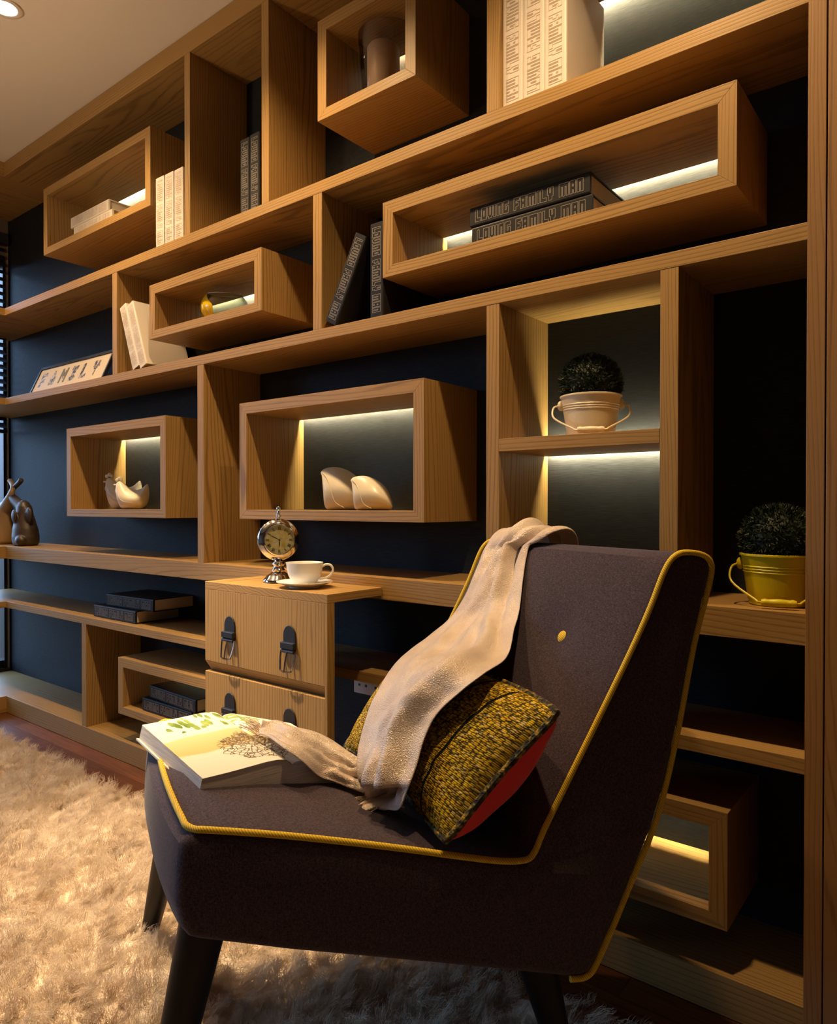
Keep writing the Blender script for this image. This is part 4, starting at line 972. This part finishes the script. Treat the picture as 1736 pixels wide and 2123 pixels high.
# ------------------------------------------------------------------ open book on the seat
be = V((-0.975, 0.216, 0.055)).normalized(); bn = V((0.097, 0.188, 0.977)).normalized(); bw = bn.cross(be).normalized()
if bw.y < 0: bw = -bw
BH, BWl, BWr = 0.287, 0.155, 0.160
bo = V((-0.898, -0.598, 0.537))-bn*0.056          # spine foot on the seat
def mk_print():
    t = NT('garden_photo_page'); uv = t.n('ShaderNodeUVMap', uv_map='UVMap'); s = t.n('ShaderNodeSeparateXYZ'); t.l(uv, 0, s, 0)
    nz = t.n('ShaderNodeTexNoise', i_Scale=3.0, i_Detail=3.0); t.l(uv, 0, nz, 'Vector')
    w = t.n('ShaderNodeMath', operation='MULTIPLY_ADD'); t.l(nz, 'Fac', w, 0); w.inputs[1].default_value = 0.22; t.l(s, 'Y', w, 2)
    sand = t.ramp([(0.36, (0.86, 0.84, 0.74)), (0.44, (0.86, 0.84, 0.72)), (0.47, (0.80, 0.60, 0.26)), (0.72, (0.84, 0.68, 0.38)), (0.74, (0.86, 0.86, 0.80))]); t.l(w, 0, sand, 0)
    def leaves(scale, stretch, lo, cx, cy, rx, ry, col, prev, pi):
        mp = t.n('ShaderNodeMapping'); mp.inputs['Scale'].default_value = stretch; mp.inputs['Rotation'].default_value = (0, 0, 0.5); t.l(uv, 0, mp, 'Vector')
        vo = t.n('ShaderNodeTexVoronoi', i_Scale=scale, feature='DISTANCE_TO_EDGE' if lo < 0 else 'F1'); t.l(mp, 0, vo, 'Vector')
        th = t.n('ShaderNodeMath', operation='LESS_THAN'); t.l(vo, 'Distance', th, 0); th.inputs[1].default_value = abs(lo)
        mx_ = t.n('ShaderNodeMath', operation='SUBTRACT'); t.l(s, 'X', mx_, 0); mx_.inputs[1].default_value = cx
        dx = t.n('ShaderNodeMath', operation='DIVIDE'); t.l(mx_, 0, dx, 0); dx.inputs[1].default_value = rx
        my_ = t.n('ShaderNodeMath', operation='SUBTRACT'); t.l(s, 'Y', my_, 0); my_.inputs[1].default_value = cy
        dy = t.n('ShaderNodeMath', operation='DIVIDE'); t.l(my_, 0, dy, 0); dy.inputs[1].default_value = ry
        cv = t.n('ShaderNodeCombineXYZ'); t.l(dx, 0, cv, 0); t.l(dy, 0, cv, 1)
        ln = t.n('ShaderNodeVectorMath', operation='LENGTH'); t.l(cv, 0, ln, 0)
        n3 = t.n('ShaderNodeTexNoise', i_Scale=9.0, i_Detail=3.0); t.l(uv, 0, n3, 'Vector')
        a_ = t.n('ShaderNodeMath', operation='MULTIPLY_ADD'); t.l(n3, 'Fac', a_, 0); a_.inputs[1].default_value = 0.9; t.l(ln, 1, a_, 2)
        ins = t.n('ShaderNodeMath', operation='LESS_THAN'); t.l(a_, 0, ins, 0); ins.inputs[1].default_value = 1.35
        ml = t.n('ShaderNodeMath', operation='MULTIPLY'); t.l(th, 0, ml, 0); t.l(ins, 0, ml, 1)
        mx = t.n('ShaderNodeMix', data_type='RGBA'); t.l(ml, 0, mx, 0); t.l(prev, pi, mx, 6)
        crn = t.ramp([(0.35, col[0]), (0.65, col[1])]); t.l(n3, 'Fac', crn, 0); t.l(crn, 0, mx, 7)
        return mx
    l1 = leaves(9.0, (3.0, 0.8, 1), 0.46, 0.36, 0.86, 0.34, 0.17, ((0.14, 0.24, 0.03), (0.42, 0.55, 0.16)), sand, 0)
    l2 = leaves(8.0, (0.8, 2.8, 1), 0.44, 0.68, 0.90, 0.26, 0.13, ((0.16, 0.28, 0.04), (0.45, 0.60, 0.20)), l1, 2)
    l3 = leaves(34.0, (1.0, 1.0, 1), -0.075, 0.40, 0.30, 0.20, 0.26, ((0.14, 0.11, 0.05), (0.22, 0.15, 0.13)), l2, 2)
    l4 = leaves(38.0, (1.0, 1.0, 1), -0.10, 0.42, 0.42, 0.15, 0.15, ((0.20, 0.13, 0.10), (0.26, 0.22, 0.12)), l3, 2)
    t.l(l4, 2, t.b, 'Base Color'); t.set(rough=0.35, spec=0.4); return t.m
M_PRINT = mk_print()
bk = thing('open_book', 'large open picture book with garden photos lying on the armchair seat', 'book', tuple(bo))
def page_profile(side):
    """(distance from spine, height) of the open page surface"""
    if side < 0: return [(0.0, 0.046), (0.006, 0.0505), (0.02, 0.0545), (0.045, 0.052), (0.08, 0.044), (0.115, 0.036), (BWl, 0.028)]
    return [(0.0, 0.046), (0.006, 0.050), (0.02, 0.0525), (0.045, 0.050), (0.08, 0.045), (0.12, 0.040), (BWr, 0.035)]
def bpt(x, y, z): return bo+bw*x+be*y+bn*z
for side, nm in ((-1, 'page_block'), (1, 'page_block')):
    bm = B(); pr = [(p.x, p.y) for p in spline([(x, z, 0) for x, z in page_profile(side)], 4)]
    base = 0.004 if side < 0 else 0.012
    a = [[bm.verts.new(bpt(side*x, y, z)) for x, z in pr] for y in (0.004, BH-0.004)]
    b = [[bm.verts.new(bpt(side*x, y, base)) for x, z in pr] for y in (0.004, BH-0.004)]
    n = len(pr)
    for i in range(n-1):
        bm.faces.new((b[0][i], b[0][i+1], b[1][i+1], b[1][i]))
        for k in (0, 1): bm.faces.new((a[k][i], a[k][i+1], b[k][i+1], b[k][i]))
        bm.faces.new((a[0][i], a[0][i+1], a[1][i+1], a[1][i]))
    for k in (0, n-1): bm.faces.new((a[0][k], a[1][k], b[1][k], b[0][k]))
    t = NT('stacked_page_edges'); tc = t.n('ShaderNodeTexCoord'); mp = t.n('ShaderNodeMapping'); mp.inputs['Scale'].default_value = (15, 15, 900); t.l(tc, 'Object', mp, 'Vector')
    nz = t.n('ShaderNodeTexNoise', i_Scale=1.0, i_Detail=2.0); t.l(mp, 0, nz, 'Vector'); cr = t.ramp([(0.3, (0.48, 0.43, 0.38)), (0.7, (0.80, 0.75, 0.70))]); t.l(nz, 'Fac', cr, 0); t.l(cr, 0, t.b, 'Base Color'); t.set(rough=0.8)
    obj('page_block', bm, t.m, bk)
    bm = B(); uvl = bm.loops.layers.uv.new('UVMap'); g = []
    for j in range(13):
        y = 0.003+(BH-0.006)*j/12
        lift = 0.006*(1-j/12)
        g.append([(bm.verts.new(bpt(side*x, y, z+0.0009)), (0.5+side*0.5*x/BWl, j/12)) for x, z in pr])
    for j in range(12):
        for i in range(n-1):
            q4 = (g[j][i], g[j][i+1], g[j+1][i+1], g[j+1][i]); f = bm.faces.new([x[0] for x in q4])
            for lp, x in zip(f.loops, q4): lp[uvl].uv = x[1]
    obj('page', bm, M_PRINT, bk, smooth=True, label='printed page with green leaves over yellow sand')
    bm = B(); z0 = 0.0005 if side < 0 else 0.008
    vs = [bm.verts.new(bpt(side*x, y, z)) for z in (z0, z0+0.003) for x, y in ((0, 0), (BWl+0.004, 0), (BWl+0.004, BH), (0, BH))]
    for f in ((0, 1, 2, 3), (4, 5, 6, 7), (0, 1, 5, 4), (1, 2, 6, 5), (2, 3, 7, 6), (3, 0, 4, 7)): bm.faces.new([vs[i] for i in f])
    obj('cover_board', bm, M_BOOKW, bk)

# ------------------------------------------------------------------ ceiling downlight in view
dl = thing('downlight', 'glowing recessed downlight at the top left corner of the ceiling', 'downlight', (-2.442, -0.431, ZC))
bm = B(); lathe(bm, [(.048, -.0005), (.050, -.004), (.044, -.006), (.036, -.004), (.034, -.0005)], (-2.442, -0.431, ZC), 40, cap0=False, cap1=False); obj('trim_ring', bm, plain('white_trim', (0.7, 0.65, 0.6), 0.4), dl, smooth=True)
bm = B(); lathe(bm, [(.0, -.003), (.034, -.0025)], (-2.442, -0.431, ZC), 32, cap0=False, cap1=False); obj('lens', bm, M_LAMP, dl)
